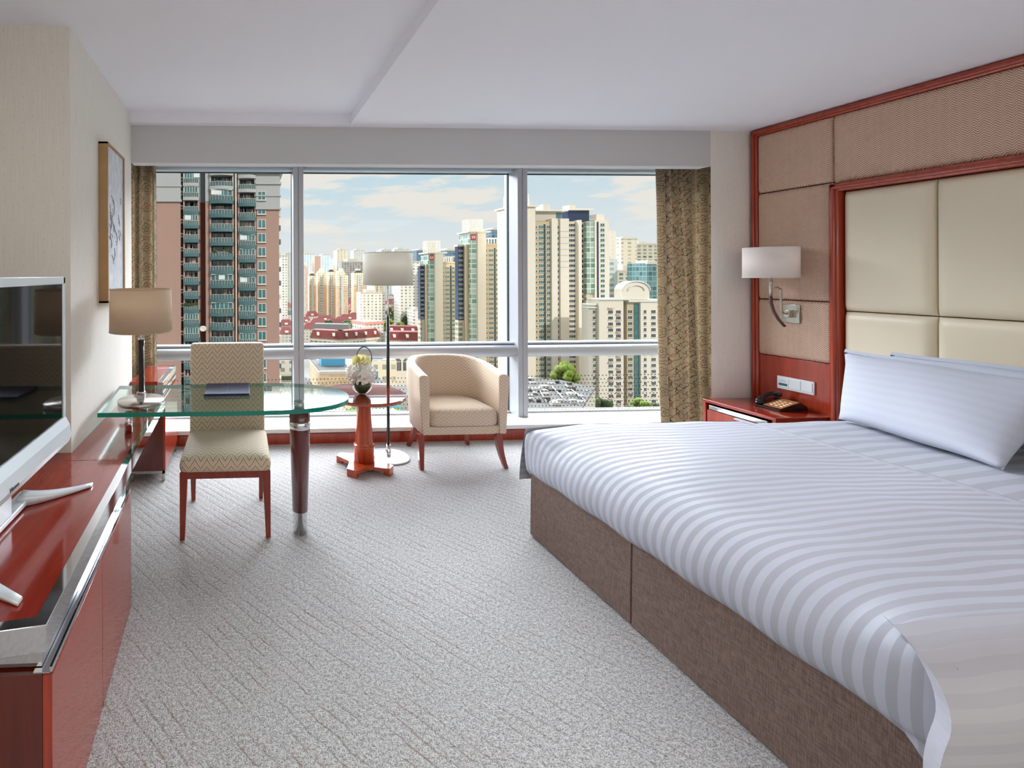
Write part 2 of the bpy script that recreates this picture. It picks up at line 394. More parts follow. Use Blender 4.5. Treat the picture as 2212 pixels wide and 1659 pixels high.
# ------------------------------------------------------------------ mesh helpers
def boxuv(me):
    uvl = me.uv_layers.new(name='UVMap')
    for p in me.polygons:
        nx, ny, nz = (abs(c) for c in p.normal)
        for li in p.loop_indices:
            co = me.vertices[me.loops[li].vertex_index].co
            if nz >= nx and nz >= ny: uv = (co.x, co.y)
            elif nx > ny: uv = (co.y, co.z)
            else: uv = (co.x, co.z)
            uvl.data[li].uv = uv
class B:
    """collects shapes (world coordinates) for one mesh"""
    def __init__(s): s.bm = bmesh.new(); s.uv = None
    def box(s, x0, x1, y0, y1, z0, z1, mi=0, bevel=0.0, seg=2):
        vs = [s.bm.verts.new(p) for p in ((x0,y0,z0),(x1,y0,z0),(x1,y1,z0),(x0,y1,z0),(x0,y0,z1),(x1,y0,z1),(x1,y1,z1),(x0,y1,z1))]
        fs = [s.bm.faces.new([vs[i] for i in f]) for f in ((3,2,1,0),(4,5,6,7),(0,1,5,4),(1,2,6,5),(2,3,7,6),(3,0,4,7))]
        for f in fs: f.material_index = mi
        if bevel > 0:
            es = list({e for f in fs for e in f.edges})
            r = bmesh.ops.bevel(s.bm, geom=es, offset=bevel, segments=seg, affect='EDGES', profile=0.5)
            for f in r['faces']: f.material_index = mi; f.smooth = True
        return s
    def prism(s, pts, z0, z1, mi=0, mside=None, bevel=0.0, axis='Z'):
        def P(a, bb, c): return {'Z': (a, bb, c), 'Y': (a, c, bb), 'X': (c, a, bb)}[axis]
        lo = [s.bm.verts.new(P(x, y, z0)) for x, y in pts]; hi = [s.bm.verts.new(P(x, y, z1)) for x, y in pts]
        k = len(pts); fs = []
        f = s.bm.faces.new(lo[::-1]); f.material_index = mi; fs.append(f); g = s.bm.faces.new(hi); g.material_index = mi; fs.append(g)
        for i in range(k):
            q = s.bm.faces.new((lo[i], lo[(i+1) % k], hi[(i+1) % k], hi[i])); q.material_index = mi if mside is None else mside; fs.append(q)
        if bevel > 0:
            es = list(set(f.edges) | set(g.edges))
            r = bmesh.ops.bevel(s.bm, geom=es, offset=bevel, segments=2, affect='EDGES')
            for q in r['faces']: q.smooth = True
        return s
    def lathe(s, prof, cx, cy, seg=48, mi=0, smooth=True, cap=True):
        rings = []
        for r, z in prof:
            rings.append([s.bm.verts.new((cx + r*math.cos(2*PI*i/seg), cy + r*math.sin(2*PI*i/seg), z)) for i in range(seg)])
        for a, bb in zip(rings, rings[1:]):
            for i in range(seg):
                f = s.bm.faces.new((a[i], a[(i+1) % seg], bb[(i+1) % seg], bb[i])); f.smooth = smooth; f.material_index = mi
        if cap:
            f = s.bm.faces.new(rings[0][::-1]); f.material_index = mi
            f = s.bm.faces.new(rings[-1]); f.material_index = mi
        return s
    def tube(s, path, r, seg=12, mi=0, cap=True):
        path = [Vector(p) for p in path]; rad = r if isinstance(r, (list, tuple)) else [r]*len(path)
        rings = []; up = None
        for i, p in enumerate(path):
            d = (path[min(i+1, len(path)-1)] - path[max(i-1, 0)]).normalized()
            if up is None:
                up = Vector((0,0,1)) if abs(d.z) < 0.9 else Vector((1,0,0))
            a = d.cross(up).normalized(); bb = a.cross(d).normalized(); up = bb
            rings.append([s.bm.verts.new(p + (a*math.cos(2*PI*j/seg) + bb*math.sin(2*PI*j/seg))*rad[i]) for j in range(seg)])
        for a, bb in zip(rings, rings[1:]):
            for j in range(seg):
                f = s.bm.faces.new((a[j], a[(j+1) % seg], bb[(j+1) % seg], bb[j])); f.smooth = True; f.material_index = mi
        if cap:
            for q in (rings[0], rings[-1]):
                f = s.bm.faces.new(q); f.material_index = mi
        return s
    def loft(s, rings, mi=0, smooth=True, cap=True):
        vs = [[s.bm.verts.new(p) for p in r] for r in rings]; k = len(rings[0])
        for a, bb in zip(vs, vs[1:]):
            for j in range(k):
                f = s.bm.faces.new((a[j], a[(j+1) % k], bb[(j+1) % k], bb[j])); f.smooth = smooth; f.material_index = mi
        if cap:
            for q in (vs[0][::-1], vs[-1]):
                f = s.bm.faces.new(q); f.material_index = mi
        return s
    def grid(s, fn, nu, nv, mi=0, uvfn=None, smooth=True):
        vs = [[s.bm.verts.new(fn(i/nu, j/nv)) for j in range(nv+1)] for i in range(nu+1)]
        if uvfn and s.uv is None: s.uv = s.bm.loops.layers.uv.new('UVMap')
        for i in range(nu):
            for j in range(nv):
                f = s.bm.faces.new((vs[i][j], vs[i+1][j], vs[i+1][j+1], vs[i][j+1])); f.smooth = smooth; f.material_index = mi
                if uvfn:
                    for lp, (a, c) in zip(f.loops, ((i,j),(i+1,j),(i+1,j+1),(i,j+1))): lp[s.uv].uv = uvfn(a/nu, c/nv)
        return s
    def ball(s, c, r, sub=2, mi=0, scale=(1,1,1), jit=0.0, rot=None):
        ret = bmesh.ops.create_icosphere(s.bm, subdivisions=sub, radius=1.0)
        for v in ret['verts']:
            k = 1.0 + (random.uniform(-jit, jit) if jit else 0)
            p = Vector((v.co.x*scale[0], v.co.y*scale[1], v.co.z*scale[2])) * (r*k)
            if rot is not None: p = rot @ p
            v.co = p + Vector(c)
            for f in v.link_faces: f.smooth = True; f.material_index = mi
        return s
def wloc(p):
    v = Vector((0,0,0))
    while p is not None: v += p.location; p = p.parent
    return v
def obj(name, b, mats, parent=None, recalc=True, weld=False, label=None):
    bm = b.bm
    if weld: bmesh.ops.remove_doubles(bm, verts=bm.verts, dist=1e-5)
    if recalc: bmesh.ops.recalc_face_normals(bm, faces=bm.faces)
    off = wloc(parent)
    if off.length > 0: bmesh.ops.translate(bm, vec=-off, verts=bm.verts)
    me = bpy.data.meshes.new(name); bm.to_mesh(me); bm.free()
    for m in (mats if isinstance(mats, (list, tuple)) else [mats]): me.materials.append(m)
    if not me.uv_layers: boxuv(me)
    o = bpy.data.objects.new(name, me); COL.objects.link(o)
    if parent is not None: o.parent = parent
    if label: o['label'] = label
    return o
def thing(name, label, cat, loc, group=None):
    o = bpy.data.objects.new(name, None); COL.objects.link(o); o.location = loc; o.empty_display_size = 0.1
    o['label'] = label; o['category'] = cat
    if group: o['group'] = group
    return o
def tag(o, label, cat, group=None):
    o['label'] = label; o['category'] = cat
    if group: o['group'] = group
    return o
def struct(name, b, mats, parent=None):
    o = obj(name, b, mats, parent)
    if parent is None: o['kind'] = 'structure'
    return o
def copy_tree(o, loc, parent=None):
    c = o.copy(); COL.objects.link(c); c.parent = parent
    if loc is not None: c.location = loc
    for ch in list(o.children): copy_tree(ch, None, c)
    return c

# ================================================================== ROOM SHELL
YS = 3.375       # face of soffit and right-hand return
XR = 3.91        # right wall
struct('floor', B().box(-1.25, 4.5, -2.7, 3.96, -0.12, 0.0), CARPET)
struct('ceiling', B().box(0.78, 4.05, -2.7, YS, 2.535, 2.72), CEIL)
b = B(); b.box(-1.25, 0.78, -2.7, YS, 2.61, 2.72); b.box(-0.8, 0.78, 3.315, YS, 2.535, 2.61)
struct('ceiling', b, CEIL)
struct('ceiling', B().box(-1.25, 4.5, 3.47, 4.5, 2.60, 2.72), CEIL)
b = B(); b.box(-0.8, 3.565, YS, 3.47, 2.264, 2.72)
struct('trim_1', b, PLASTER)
struct('wall_left', B().box(-1.25, -0.8, 2.19, YS, 0, 2.61), WALLP)
struct('wall_left', B().box(-1.4, -1.25, -2.7, 2.19, 0, 2.61), WALLP)
struct('wall_left', B().box(-1.4, -1.15, YS, 4.5, 0, 2.72), WALLP)
struct('wall_right', B().box(XR, 4.06, -2.7, YS, 0, 2.535), WALLP)
b = B(); b.prism([(3.565, YS), (4.5, YS), (4.5, 3.47), (3.68, 3.47)], 0, 2.72)
struct('wall_window', b, WALLP)
struct('wall_right', B().box(4.45, 4.6, 3.47, 4.5, 0, 2.72), WALLP)
struct('wall_rear', B().box(-1.4, 4.06, -2.85, -2.7, 0, 2.72), WALLP)
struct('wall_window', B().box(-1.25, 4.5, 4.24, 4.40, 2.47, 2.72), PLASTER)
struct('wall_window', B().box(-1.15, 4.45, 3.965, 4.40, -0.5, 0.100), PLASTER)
struct('trim_2', B().box(-1.15, 4.45, 3.93, 4.40, 0.100, 0.135, bevel=0.004), SILL)
struct('baseboard_window', B().box(-1.15, 4.45, 3.95, 3.97, 0.0, 0.088, bevel=0.002), CHERRY)

# window
wn = bpy.data.objects.new('window_1', None); COL.objects.link(wn); wn.location = (1.6, 4.2, 0.135); wn['kind'] = 'structure'
def mull(xc, hw=0.046):
    b = B(); b.box(xc-hw, xc-0.0015, 4.146, 4.30, 0.135, 2.47, bevel=0.003); b.box(xc+0.0015, xc+hw, 4.146, 4.30, 0.135, 2.47, bevel=0.003)
    b.box(xc-hw+0.004, xc+hw-0.004, 4.155, 4.30, 0.135, 2.47, mi=1)
    o = obj('mullion', b, [ALU, RUBBER], wn)
    b = B(); b.box(xc-0.012, xc+0.012, 4.325, 4.42, 0.0, 2.5)
    obj('outer_fin', b, ALU_L, wn)
for xc in (0.503, 2.572): mull(xc)
b = B(); b.box(-1.15, 4.45, 4.146, 4.30, 2.425, 2.47, bevel=0.003); b.box(-1.15, 4.45, 4.20, 4.305, 2.400, 2.425, mi=1, bevel=0.002); b.box(-1.15, 4.45, 4.285, 4.30, 2.392, 2.400, mi=2)
obj('window_head', b, [ALU, ALU_L, RUBBER], wn)
b = B(); b.box(-1.15, 4.45, 4.27, 4.30, 0.135, 0.150, bevel=0.002)
obj('bottom_rail', b, ALU, wn)
prof = []
for i in range(25):
    a = -PI/2 + PI*i/24
    prof.append((4.20 - 0.052*math.cos(a), 0.735 + 0.054*math.sin(a)))
prof += [(4.285, 0.795), (4.285, 0.69)]
b = B(); b.prism(prof, -1.15, 4.45, axis='X')
for f in b.bm.faces: f.smooth = len(f.verts) == 4
obj('handrail', b, ALU, wn)
b = B(); b.box(-1.15, 4.45, 4.215, 4.30, 0.795, 0.812, bevel=0.002)
obj('transom', b, ALU_L, wn)
for (x0, x1) in ((-1.1, 0.46), (0.548, 2.527), (2.617, 4.4)):
    obj('glass_pane', B().box(x0, x1, 4.305, 4.309, 0.812, 2.395), PANE, wn)
    obj('glass_pane', B().box(x0, x1, 4.305, 4.309, 0.15, 0.69), PANE_D, wn)
    b = B()
    b.box(x0-0.004, x0+0.008, 4.295, 4.315, 0.15, 2.4); b.box(x1-0.008, x1+0.004, 4.295, 4.315, 0.15, 2.4)
    obj('gasket', b, RUBBER, wn)

# plain panels added above the unseen fill lights behind the camera
for lx in (-0.1, 1.4, 2.9):
    for ly in (-2.0, -0.75):
        zc = 2.61 if lx < 0.78 else 2.535
        b = B(); b.box(lx-0.57, lx+0.57, ly-0.57, ly+0.57, zc-0.02, zc+0.002, bevel=0.004)
        o = obj('fill_light_panel', b, WHITE)
        row = 'rear wall row' if ly < -1.5 else 'row nearer the bed'
        side = 'on the television side' if lx < 0.5 else ('in the middle' if lx < 2 else 'on the headboard side')
        tag(o, 'added unseen square fill light panel, %s, %s' % (row, side), 'added fill light', 'added fill lights behind the camera')

# ================================================================== HEADBOARD WALL
t = thing('wall_panelling', 'red wood framed panelling with brown woven padded squares on the right wall', 'wall panel', (3.89, 3.1, 0.5))
def mould(b, y0, y1, z0, z1, x1, proj):
    # rounded moulding strip standing off the wall
    b.box(x1-proj, x1, y0, y1, z0, z1, bevel=min(0.012, proj*0.45), seg=3)
b = B(); mould(b, 3.322, 3.372, 0.0, 2.53, XR-0.002, 0.035); mould(b, -0.4, 3.372, 2.478, 2.532, XR-0.002, 0.035)
b.box(XR-0.048, XR-0.034, 3.337, 3.357, 0.0, 2.515, bevel=0.005); b.box(XR-0.048, XR-0.034, -0.4, 3.357, 2.495, 2.515, bevel=0.005)
obj('outer_frame', b, CHERRY, t)
obj('backing_board', B().box(XR-0.010, XR-0.002, -0.4, 3.33, 0.0, 2.49), GROOVE, t)
def pad(name, y0, y1, z0, z1, mat, parent, th=0.03, base=0.012, edge=0.035, label=None):
    nu, nv = 28, 28
    def prof(s, L):
        d = min(s, 1-s) * L
        q = min(1.0, d/edge)
        return math.sqrt(max(0, 1-(1-q)**2))
    def fn(a, c):
        k = prof(a, y1-y0) * prof(c, z1-z0)
        return (XR - base - th*(0.15 + 0.85*k), y0 + (y1-y0)*a, z0 + (z1-z0)*c)
    # denser sampling near the edges
    def warp(s): return 0.5 - 0.5*math.cos(PI*s)
    b = B(); b.grid(lambda a, c: fn(warp(a), warp(c)), nu, nv, uvfn=lambda a, c: (y0+(y1-y0)*warp(a), z0+(z1-z0)*warp(c)))
    bd = [e for e in b.bm.edges if e.is_boundary]
    r = bmesh.ops.extrude_edge_only(b.bm, edges=bd)
    for v in [g for g in r['geom'] if isinstance(g, bmesh.types.BMVert)]: v.co.x = XR - 0.010
    return obj(name, b, mat, parent, label=label)
g = 0.003
pad('woven_pad', 2.878+g, 3.322, 2.045+g, 2.478, WOVEN, t)
pad('woven_pad', 2.878+g, 3.322, 1.256+g, 2.045-g, WOVEN, t)
pad('woven_pad', 2.878+g, 3.322, 0.846, 1.256-g, WOVEN, t)
pad('woven_pad', 0.50, 2.878-g, 2.035, 2.478, WOVEN, t)
b = B(); b.box(XR-0.020, XR-0.010, 2.878, 3.322, 0.0, 0.842, bevel=0.002)
obj('wood_panel', b, CHERRY, t)

hb = thing('headboard', 'tall headboard of cream leather cushions in a red wood frame behind the bed', 'headboard', (3.88, 1.6, 0.3))
b = B(); X1 = XR - 0.008
mould(b, 2.826, 2.876, 0.0, 2.032, X1, 0.062); mould(b, 0.50, 2.876, 1.975, 2.032, X1, 0.062)
mould(b, 2.836, 2.858, 0.0, 2.012, X1-0.055, 0.02); mould(b, 0.50, 2.858, 1.990, 2.012, X1-0.055, 0.02)
obj('headboard_frame', b, CHERRY, hb)
ys = [2.822, 2.422, 2.022, 1.622, 1.222, 0.822]
for a, c in zip(ys, ys[1:]):
    pad('cushion_panel', c+0.002, a-0.002, 1.205, 1.972, LEATHER, hb, th=0.040, base=0.012, edge=0.05)
    pad('cushion_panel', c+0.002, a-0.002, 0.55, 1.200, LEATHER, hb, th=0.040, base=0.012, edge=0.05)

# ================================================================== BED
bd = thing('bed', 'double bed base with a brown fabric skirt standing on the carpet', 'bed', (2.7, 1.75, 0.0))
pts = [(1.590, 0.985), (1.590, 1.827), (1.603, 1.832), (1.591, 1.837), (1.590, 2.495), (1.602, 2.507), (3.80, 2.507), (3.80, 0.975), (1.600, 0.975)]
b = B(); b.prism(pts, 0.012, 0.37)
for v in b.bm.verts:
    if v.co.z < 0.1: v.co.x += -0.006 if v.co.x < 1.7 else 0
obj('bed_skirt', b, SKIRT, bd)
obj('mattress', B().box(1.62, 3.80, 1.00, 2.49, 0.37, 0.565, bevel=0.04, seg=4), WHITE, bd)
def foot_profile(s, sharp):
    # s 0..1 from the tucked lower edge, up the bulge, over the rim onto the flat top; sharp 0 soft / 1 boxy
    soft = [(1.592, 0.345), (1.566, 0.372), (1.552, 0.42), (1.560, 0.475), (1.590, 0.528), (1.640, 0.566), (1.720, 0.592), (1.84, 0.607), (2.0, 0.616), (2.2, 0.622), (2.5, 0.624), (2.80, 0.618)]
    box_ = [(1.590, 0.345), (1.574, 0.372), (1.568, 0.42), (1.566, 0.475), (1.568, 0.54), (1.590, 0.582), (1.660, 0.594), (1.80, 0.603), (2.0, 0.612), (2.2, 0.618), (2.5, 0.620), (2.80, 0.615)]
    k = s * (len(soft)-1); i = min(int(k), len(soft)-2); f = k - i
    def cat(P):
        p0 = P[max(i-1, 0)]; p1 = P[i]; p2 = P[i+1]; p3 = P[min(i+2, len(P)-1)]
        return [0.5*((2*p1[q]) + (-p0[q]+p2[q])*f + (2*p0[q]-5*p1[q]+4*p2[q]-p3[q])*f*f + (-p0[q]+3*p1[q]-3*p2[q]+p3[q])*f**3) for q in (0, 1)]
    a, c = cat(soft), cat(box_)
    return a[0]*(1-sharp)+c[0]*sharp, a[1]*(1-sharp)+c[1]*sharp
def lump(x, y): return 0.004*math.sin(7*x+3*y) + 0.0035*math.sin(11*y-4*x+1) + 0.002*math.sin(19*x+9*y)
Y0, Y1 = 0.960, 2.515
def duv(a, c):
    y = Y0 + (Y1-Y0)*c
    dfar = max(0.0, 1-(Y1-y)/0.22); dnear = max(0.0, 1-(y-1.015)/0.16) if y > 1.015 else 1.0
    x, z = foot_profile(a, min(1, dfar*1.0 + 0.9*dnear**1.5))
    if x > 1.62: z += lump(x, y) * min(1, (x-1.62)*4)
    if x > 1.585:
        e2 = max(0.0, (1.05-y)/0.09); z -= 0.60*e2**1.4*min(1, (x-1.585)*40)
    e = max(0, 1-(Y1-y)/0.05)
    z -= 0.012*e*e
    if a < 0.3: x += 0.006*math.sin(y*23)*(0.3-a)*3
    return (x, y, z)
_arc = [0.0]
for i in range(1, 97):
    p, q = foot_profile((i-1)/96, 0), foot_profile(i/96, 0)
    _arc.append(_arc[-1] + math.hypot(p[0]-q[0], p[1]-q[1]))
dv_ = thing('duvet', 'white duvet with fine grey satin stripes draped over the foot of the bed', 'duvet', (2.2, 1.75, 0.6))
b = B(); b.grid(duv, 96, 90, uvfn=lambda a, c: (_arc[min(96, int(round(a*96)))], Y0+(Y1-Y0)*c))
# lower hem inner return, so the cloth has thickness
b.grid(lambda a, c: (1.592 + 0.05*a, Y0+(Y1-Y0)*c, 0.345 + 0.03*a), 2, 30, uvfn=lambda a, c: (a*0.05, Y0+(Y1-Y0)*c))
# far side drape
def far(a, c):
    x = 1.572 + (2.80-1.572)*c; z = 0.612 - 0.33*a + (0 if a > 0 else 0)
    z0 = duv(min(1, 0.0), 1)[2]
    top = 0.590 + 0.018*min(1, (x-1.572)/0.3)
    return (x - 0.010*a*(1-c), 2.515 + 0.045*math.sin(a*PI*0.5) + 0.008*math.sin(x*20)*a, top + (0.285-top)*a)
b.grid(far, 14, 60, uvfn=lambda a, c: (1.5*c, 2.515 + 0.33*a))
obj('duvet_cover', b, DUVET, dv_, recalc=False, weld=False)
# near-side drape with the folded corner
def near(a, c):
    # a down, c along the bed from the folded corner towards the head
    x0e = 1.580 - 0.150*math.sin(min(1, a/0.45)*PI/2) + 0.05*max(0, a-0.45)
    x = x0e + (3.75 - x0e)*(c**1.25)
    P = [(1.40, 0.590), (1.590, 0.588), (1.660, 0.596), (1.80, 0.605), (2.0, 0.614), (2.2, 0.620), (4.0, 0.620)]
    for (xa, za), (xb, zb_) in zip(P, P[1:]):
        if xa <= x <= xb: zt = za + (zb_-za)*(x-xa)/(xb-xa)
    zt += (lump(x, 1.05)*min(1, max(0, (x-1.62)*4))) + 0.002
    ph = min(1, a/0.28)*PI/2
    y = 1.062 - 0.165*math.sin(ph) + 0.010*math.sin(x*7)*a
    z = zt - 0.11*(1-math.cos(ph)) - 0.43*max(0, (a-0.28)/0.72)
    return (x, y, z)
b = B(); b.grid(near, 40, 60, uvfn=lambda a, c: (1.5+2.3*c, 1.0 - 0.6*a))
# thickness of the folded edge
b.grid(lambda a, c: tuple(Vector(near(a, 0)) + Vector((0.045*c, 0.05*c, -0.01*c))), 40, 3, uvfn=lambda a, c: (0.02*c, 1.0-0.6*a))
obj('side_drape', b, FAINTSTRIPE, dv_, recalc=False)
# hem band of the duvet
b = B(); b.grid(lambda a, c: (2.785 + 0.028*a, 1.05+(Y1-1.05)*c, 0.621 + lump(2.8, 1.05+(Y1-1.05)*c) + (0.004 if 0 < a < 1 else -0.004)), 4, 60, uvfn=lambda a, c: (0.02*a, 0.003))
obj('duvet_hem', b, DUVET, dv_, recalc=False)
sh = B()
sh.grid(lambda a, c: (2.78 + 0.92*a, 1.0+1.515*c, 0.606 + 0.9*lump(2.8+0.9*a, 1.0+1.5*c) + 0.012*math.sin(PI*a) - 0.05*max(0, abs(c-0.5)*2-0.93)/0.07), 40, 60, uvfn=lambda a, c: (2.78+0.92*a, 1.0+1.515*c - 0.10*a))
sh.grid(lambda a, c: (2.78+0.92*c, 2.515+0.02*math.sin(a*PI/2), 0.560-0.27*a), 6, 20, uvfn=lambda a, c: (2.8+c, 2.5+0.3*a))
tag(obj('bed_sheet', sh, SHEET, None, recalc=False), 'turned-down white sheet with wide grey stripes between the duvet and the pillows', 'bed sheet')

def pillow(corners, th, name_label, group=None):
    BL, BR, TL, TR = [Vector(c) for c in corners]
    nrm = ((BR-BL).cross(TL-BL)).normalized()
    if nrm.x > 0: nrm = -nrm
    cen = (BL+BR+TL+TR)/4
    t = thing('pillow', name_label, 'pillow', cen, group)
    W = (BR-BL).length
    def surf(side):
        def fn(a, c):
            u, v = 2*a-1, 2*c-1
            # pinched corners: pull in the middle of each side
            uu = u*(1-0.045*(1-v*v)); vv = v*(1-0.06*(1-u*u))
            A, C = (uu+1)/2, (vv+1)/2
            p = BL*(1-A)*(1-C) + BR*A*(1-C) + TL*(1-A)*C + TR*A*C
            k = (max(0, 1-abs(u)**2.6)*max(0, 1-abs(v)**2.2))**0.55
            return tuple(p + nrm*(side*th*k) + Vector((0, 0, 0.004*math.sin(9*a+4*c))))
        return fn
    b = B()
    for sd_ in (1, -1): b.grid(surf(sd_), 36, 28, uvfn=lambda a, c: (W*a, 0.5*c))
    obj('pillowcase', b, PILLOW, t, weld=True)
    # flange border
    def fl(a, c):
        base = surf(0)(a, 1.0); out_ = 0.018*c
        return (base[0] + out_*0.3, base[1], base[2] + out_)
    b = B(); b.grid(fl, 30, 2, uvfn=lambda a, c: (a, 0.02*c)); obj('flange', b, PILLOW, t, recalc=False)
    return t
pillow([(3.33, 2.45, 0.630), (3.13, 1.775, 0.630), (3.62, 2.635, 0.975), (3.60, 1.84, 0.965)], 0.085, 'large white pillow in front, leaning at the window side of the bed')
pillow([(3.56, 2.46, 0.63), (3.56, 1.72, 0.63), (3.76, 2.53, 0.975), (3.76, 1.78, 0.985)], 0.065, 'white pillow behind the front pillow, only its top edge showing')
pillow([(3.05, 1.67, 0.635), (3.05, 0.98, 0.635), (3.58, 1.70, 0.95), (3.58, 0.98, 0.95)], 0.085, 'white pillow at the near side of the bed, cut by the right photo edge')

# ================================================================== NIGHTSTAND
ns = thing('nightstand', 'red wood nightstand with a pale metal drawer strip beside the bed', 'nightstand', (3.70, 3.12, 0.0))
NX0, NX1, NY0, NY1 = 3.49, 3.885, 2.885, 3.365
obj('nightstand_top', B().box(NX0-0.01, NX1, NY0-0.005, NY1, 0.478, 0.5, bevel=0.003), CHERRY_Y, ns)
b = B(); b.box(NX0-0.004, NX1, NY0, NY0+0.02, 0.0, 0.478); b.box(NX0-0.004, NX1, NY1-0.02, NY1, 0.0, 0.478); b.box(NX0+0.02, NX1, NY0, NY1, 0.03, 0.06); b.box(NX1-0.015, NX1, NY0, NY1, 0, 0.478)
obj('nightstand_body', b, CHERRY, ns)
dr = obj('drawer', B().box(NX0+0.002, NX0+0.30, NY0+0.024, NY1-0.024, 0.25, 0.425, bevel=0.002), CHERRY, ns)
obj('drawer_pull', B().box(NX0-0.004, NX0+0.015, NY0+0.05, NY1-0.045, 0.432, 0.462, bevel=0.002), CHROME, dr, label='polished chrome strip pull')
obj('drawer', B().box(NX0+0.002, NX0+0.30, NY0+0.024, NY1-0.024, 0.065, 0.244, bevel=0.002), CHERRY, ns)

# phone
ph = thing('telephone', 'black desk telephone with a brown keypad face on the nightstand', 'telephone', (3.765, 3.09, 0.5))
px0, px1, py0, py1 = 3.662, 3.872, 3.005, 3.175
b = B(); b.prism([(px0, 0.504), (px0, 0.513), (px0+0.012, 0.518), (px1-0.06, 0.560), (px1-0.015, 0.535), (px1, 0.506)], py0, py1, axis='Y', bevel=0.003)
obj('phone_base', b, BLACK, ph)
def ramp(x): return 0.518 + (x-px0-0.012)/(px1-0.06-px0-0.012)*0.042
b = B(); vs = []
for yy in (py0+0.006, py1-0.055):
    vs.append([b.bm.verts.new((x, yy, ramp(x)+0.002)) for x in (px0+0.016, px1-0.064)])
b.bm.faces.new((vs[0][0], vs[0][1], vs[1][1], vs[1][0]))
r = bmesh.ops.extrude_face_region(b.bm, geom=list(b.bm.faces)); bmesh.ops.translate(b.bm, vec=(0, 0, -0.003), verts=[g_ for g_ in r['geom'] if isinstance(g_, bmesh.types.BMVert)])
obj('keypad_face', b, simple('phone_brown_face', rgb(176, 112, 62), 0.35), ph)
KEYM = simple('phone_key', rgb(240, 228, 196), 0.4)
for i in range(4):
    for j in range(3):
        xk = px0+0.040+i*0.022; yk = py0+0.022+j*0.030
        b = B(); b.box(xk-0.006, xk+0.006, yk-0.009, yk+0.009, ramp(xk)+0.001, ramp(xk)+0.006, bevel=0.0015); obj('key', b, KEYM, ph)
b = B(); path = []; rad = []
for i in range(15):
    s = i/14; xx = px0+0.006 + s*0.165; zz_ = ramp(xx) + 0.016 + 0.026*math.sin(PI*s)
    path.append((xx, py1-0.026, zz_)); rad.append(0.019 - 0.006*math.sin(PI*s))
b.tube(path, rad, 14)
b.ball((path[0][0]+0.012, path[0][1], path[0][2]-0.004), 0.024, 2, scale=(1, 1, 0.7)); b.ball((path[-1][0]-0.012, path[-1][1], path[-1][2]-0.004), 0.024, 2, scale=(1, 1, 0.7))
obj('handset', b, BLACK, ph)
b = B(); path = []
for i in range(260):
    s = i/259; a = s*2*PI*34
    cx = px0-0.004 + 0.10*s*s; cy = py1-0.02 - (0.18)*s
    path.append((cx + 0.004*math.cos(a), cy, 0.5055 + 0.004*math.sin(a)))
b.tube(path, 0.0014, 5); obj('coiled_cord', b, BLACK, ph)

# switch plate
sw_ = thing('switch_plate', 'white three-gang switch plate on the red wood panel above the telephone', 'switch', (3.885, 3.09, 0.66))
b = B(); b.box(XR-0.031, XR-0.0195, 2.982, 3.202, 0.614, 0.706, bevel=0.004)
obj('plate', b, WHITE, sw_)
for i, yy in enumerate((3.128, 3.058, 2.990)):
    b = B(); b.box(XR-0.035, XR-0.029, yy, yy+0.064, 0.628, 0.694, bevel=0.002)
    o = obj('rocker' if i else 'indicator', b, WHITE, sw_)
    if i == 0:
        b = B(); b.box(XR-0.0362, XR-0.0349, yy+0.006, yy+0.058, 0.640, 0.657); obj('green_strip', b, LABEL_GREEN, o)
        b = B()
        for k, (a0, a1, zz_) in enumerate(((0.018, 0.024, 0.679), (0.028, 0.034, 0.679), (0.038, 0.044, 0.679), (0.012, 0.030, 0.670), (0.034, 0.052, 0.670))):
            b.box(XR-0.0356, XR-0.0349, yy+a0, yy+a1, zz_-0.0015, zz_+0.0015)
        obj('symbol_marks', b, simple('grey_print', rgb(130, 140, 150), 0.5), o)

# sconce
s_t = thing('wall_sconce', 'cream drum shade wall lamp with nickel arm above the nightstand', 'wall lamp', (3.88, 3.10, 1.16))
obj('wall_plate', B().box(XR-0.055, XR-0.028, 3.045, 3.152, 1.098, 1.228, bevel=0.003), NICKEL, s_t)
b = B(); b.box(XR-0.085, XR-0.054, 3.082, 3.116, 1.135, 1.190, bevel=0.004); obj('mount_block', b, NICKEL, s_t)
path = [(3.828, 3.099, 1.162), (3.818, 3.099, 1.163), (3.800, 3.098, 1.172), (3.788, 3.097, 1.195), (3.786, 3.097, 1.26), (3.786, 3.097, 1.315), (3.778, 3.096, 1.338), (3.760, 3.095, 1.348), (3.70, 3.09, 1.350)]
b = B(); b.tube(path, 0.0065, 12); obj('arm', b, NICKEL, s_t)
b = B(); b.tube([(3.70, 3.09, 1.46), (3.70, 3.09, 1.285)], 0.0095, 14); obj('stem', b, NICKEL, s_t)
path = [(3.70, 3.09, 1.285), (3.701, 3.088, 1.24), (3.708, 3.078, 1.18), (3.722, 3.060, 1.125), (3.742, 3.038, 1.078)]
b = B(); b.tube(path, [0.0095, 0.0095, 0.009, 0.009, 0.008], 14); obj('reading_light_neck', b, simple('leather_neck', rgb(70, 52, 46), 0.5), s_t)
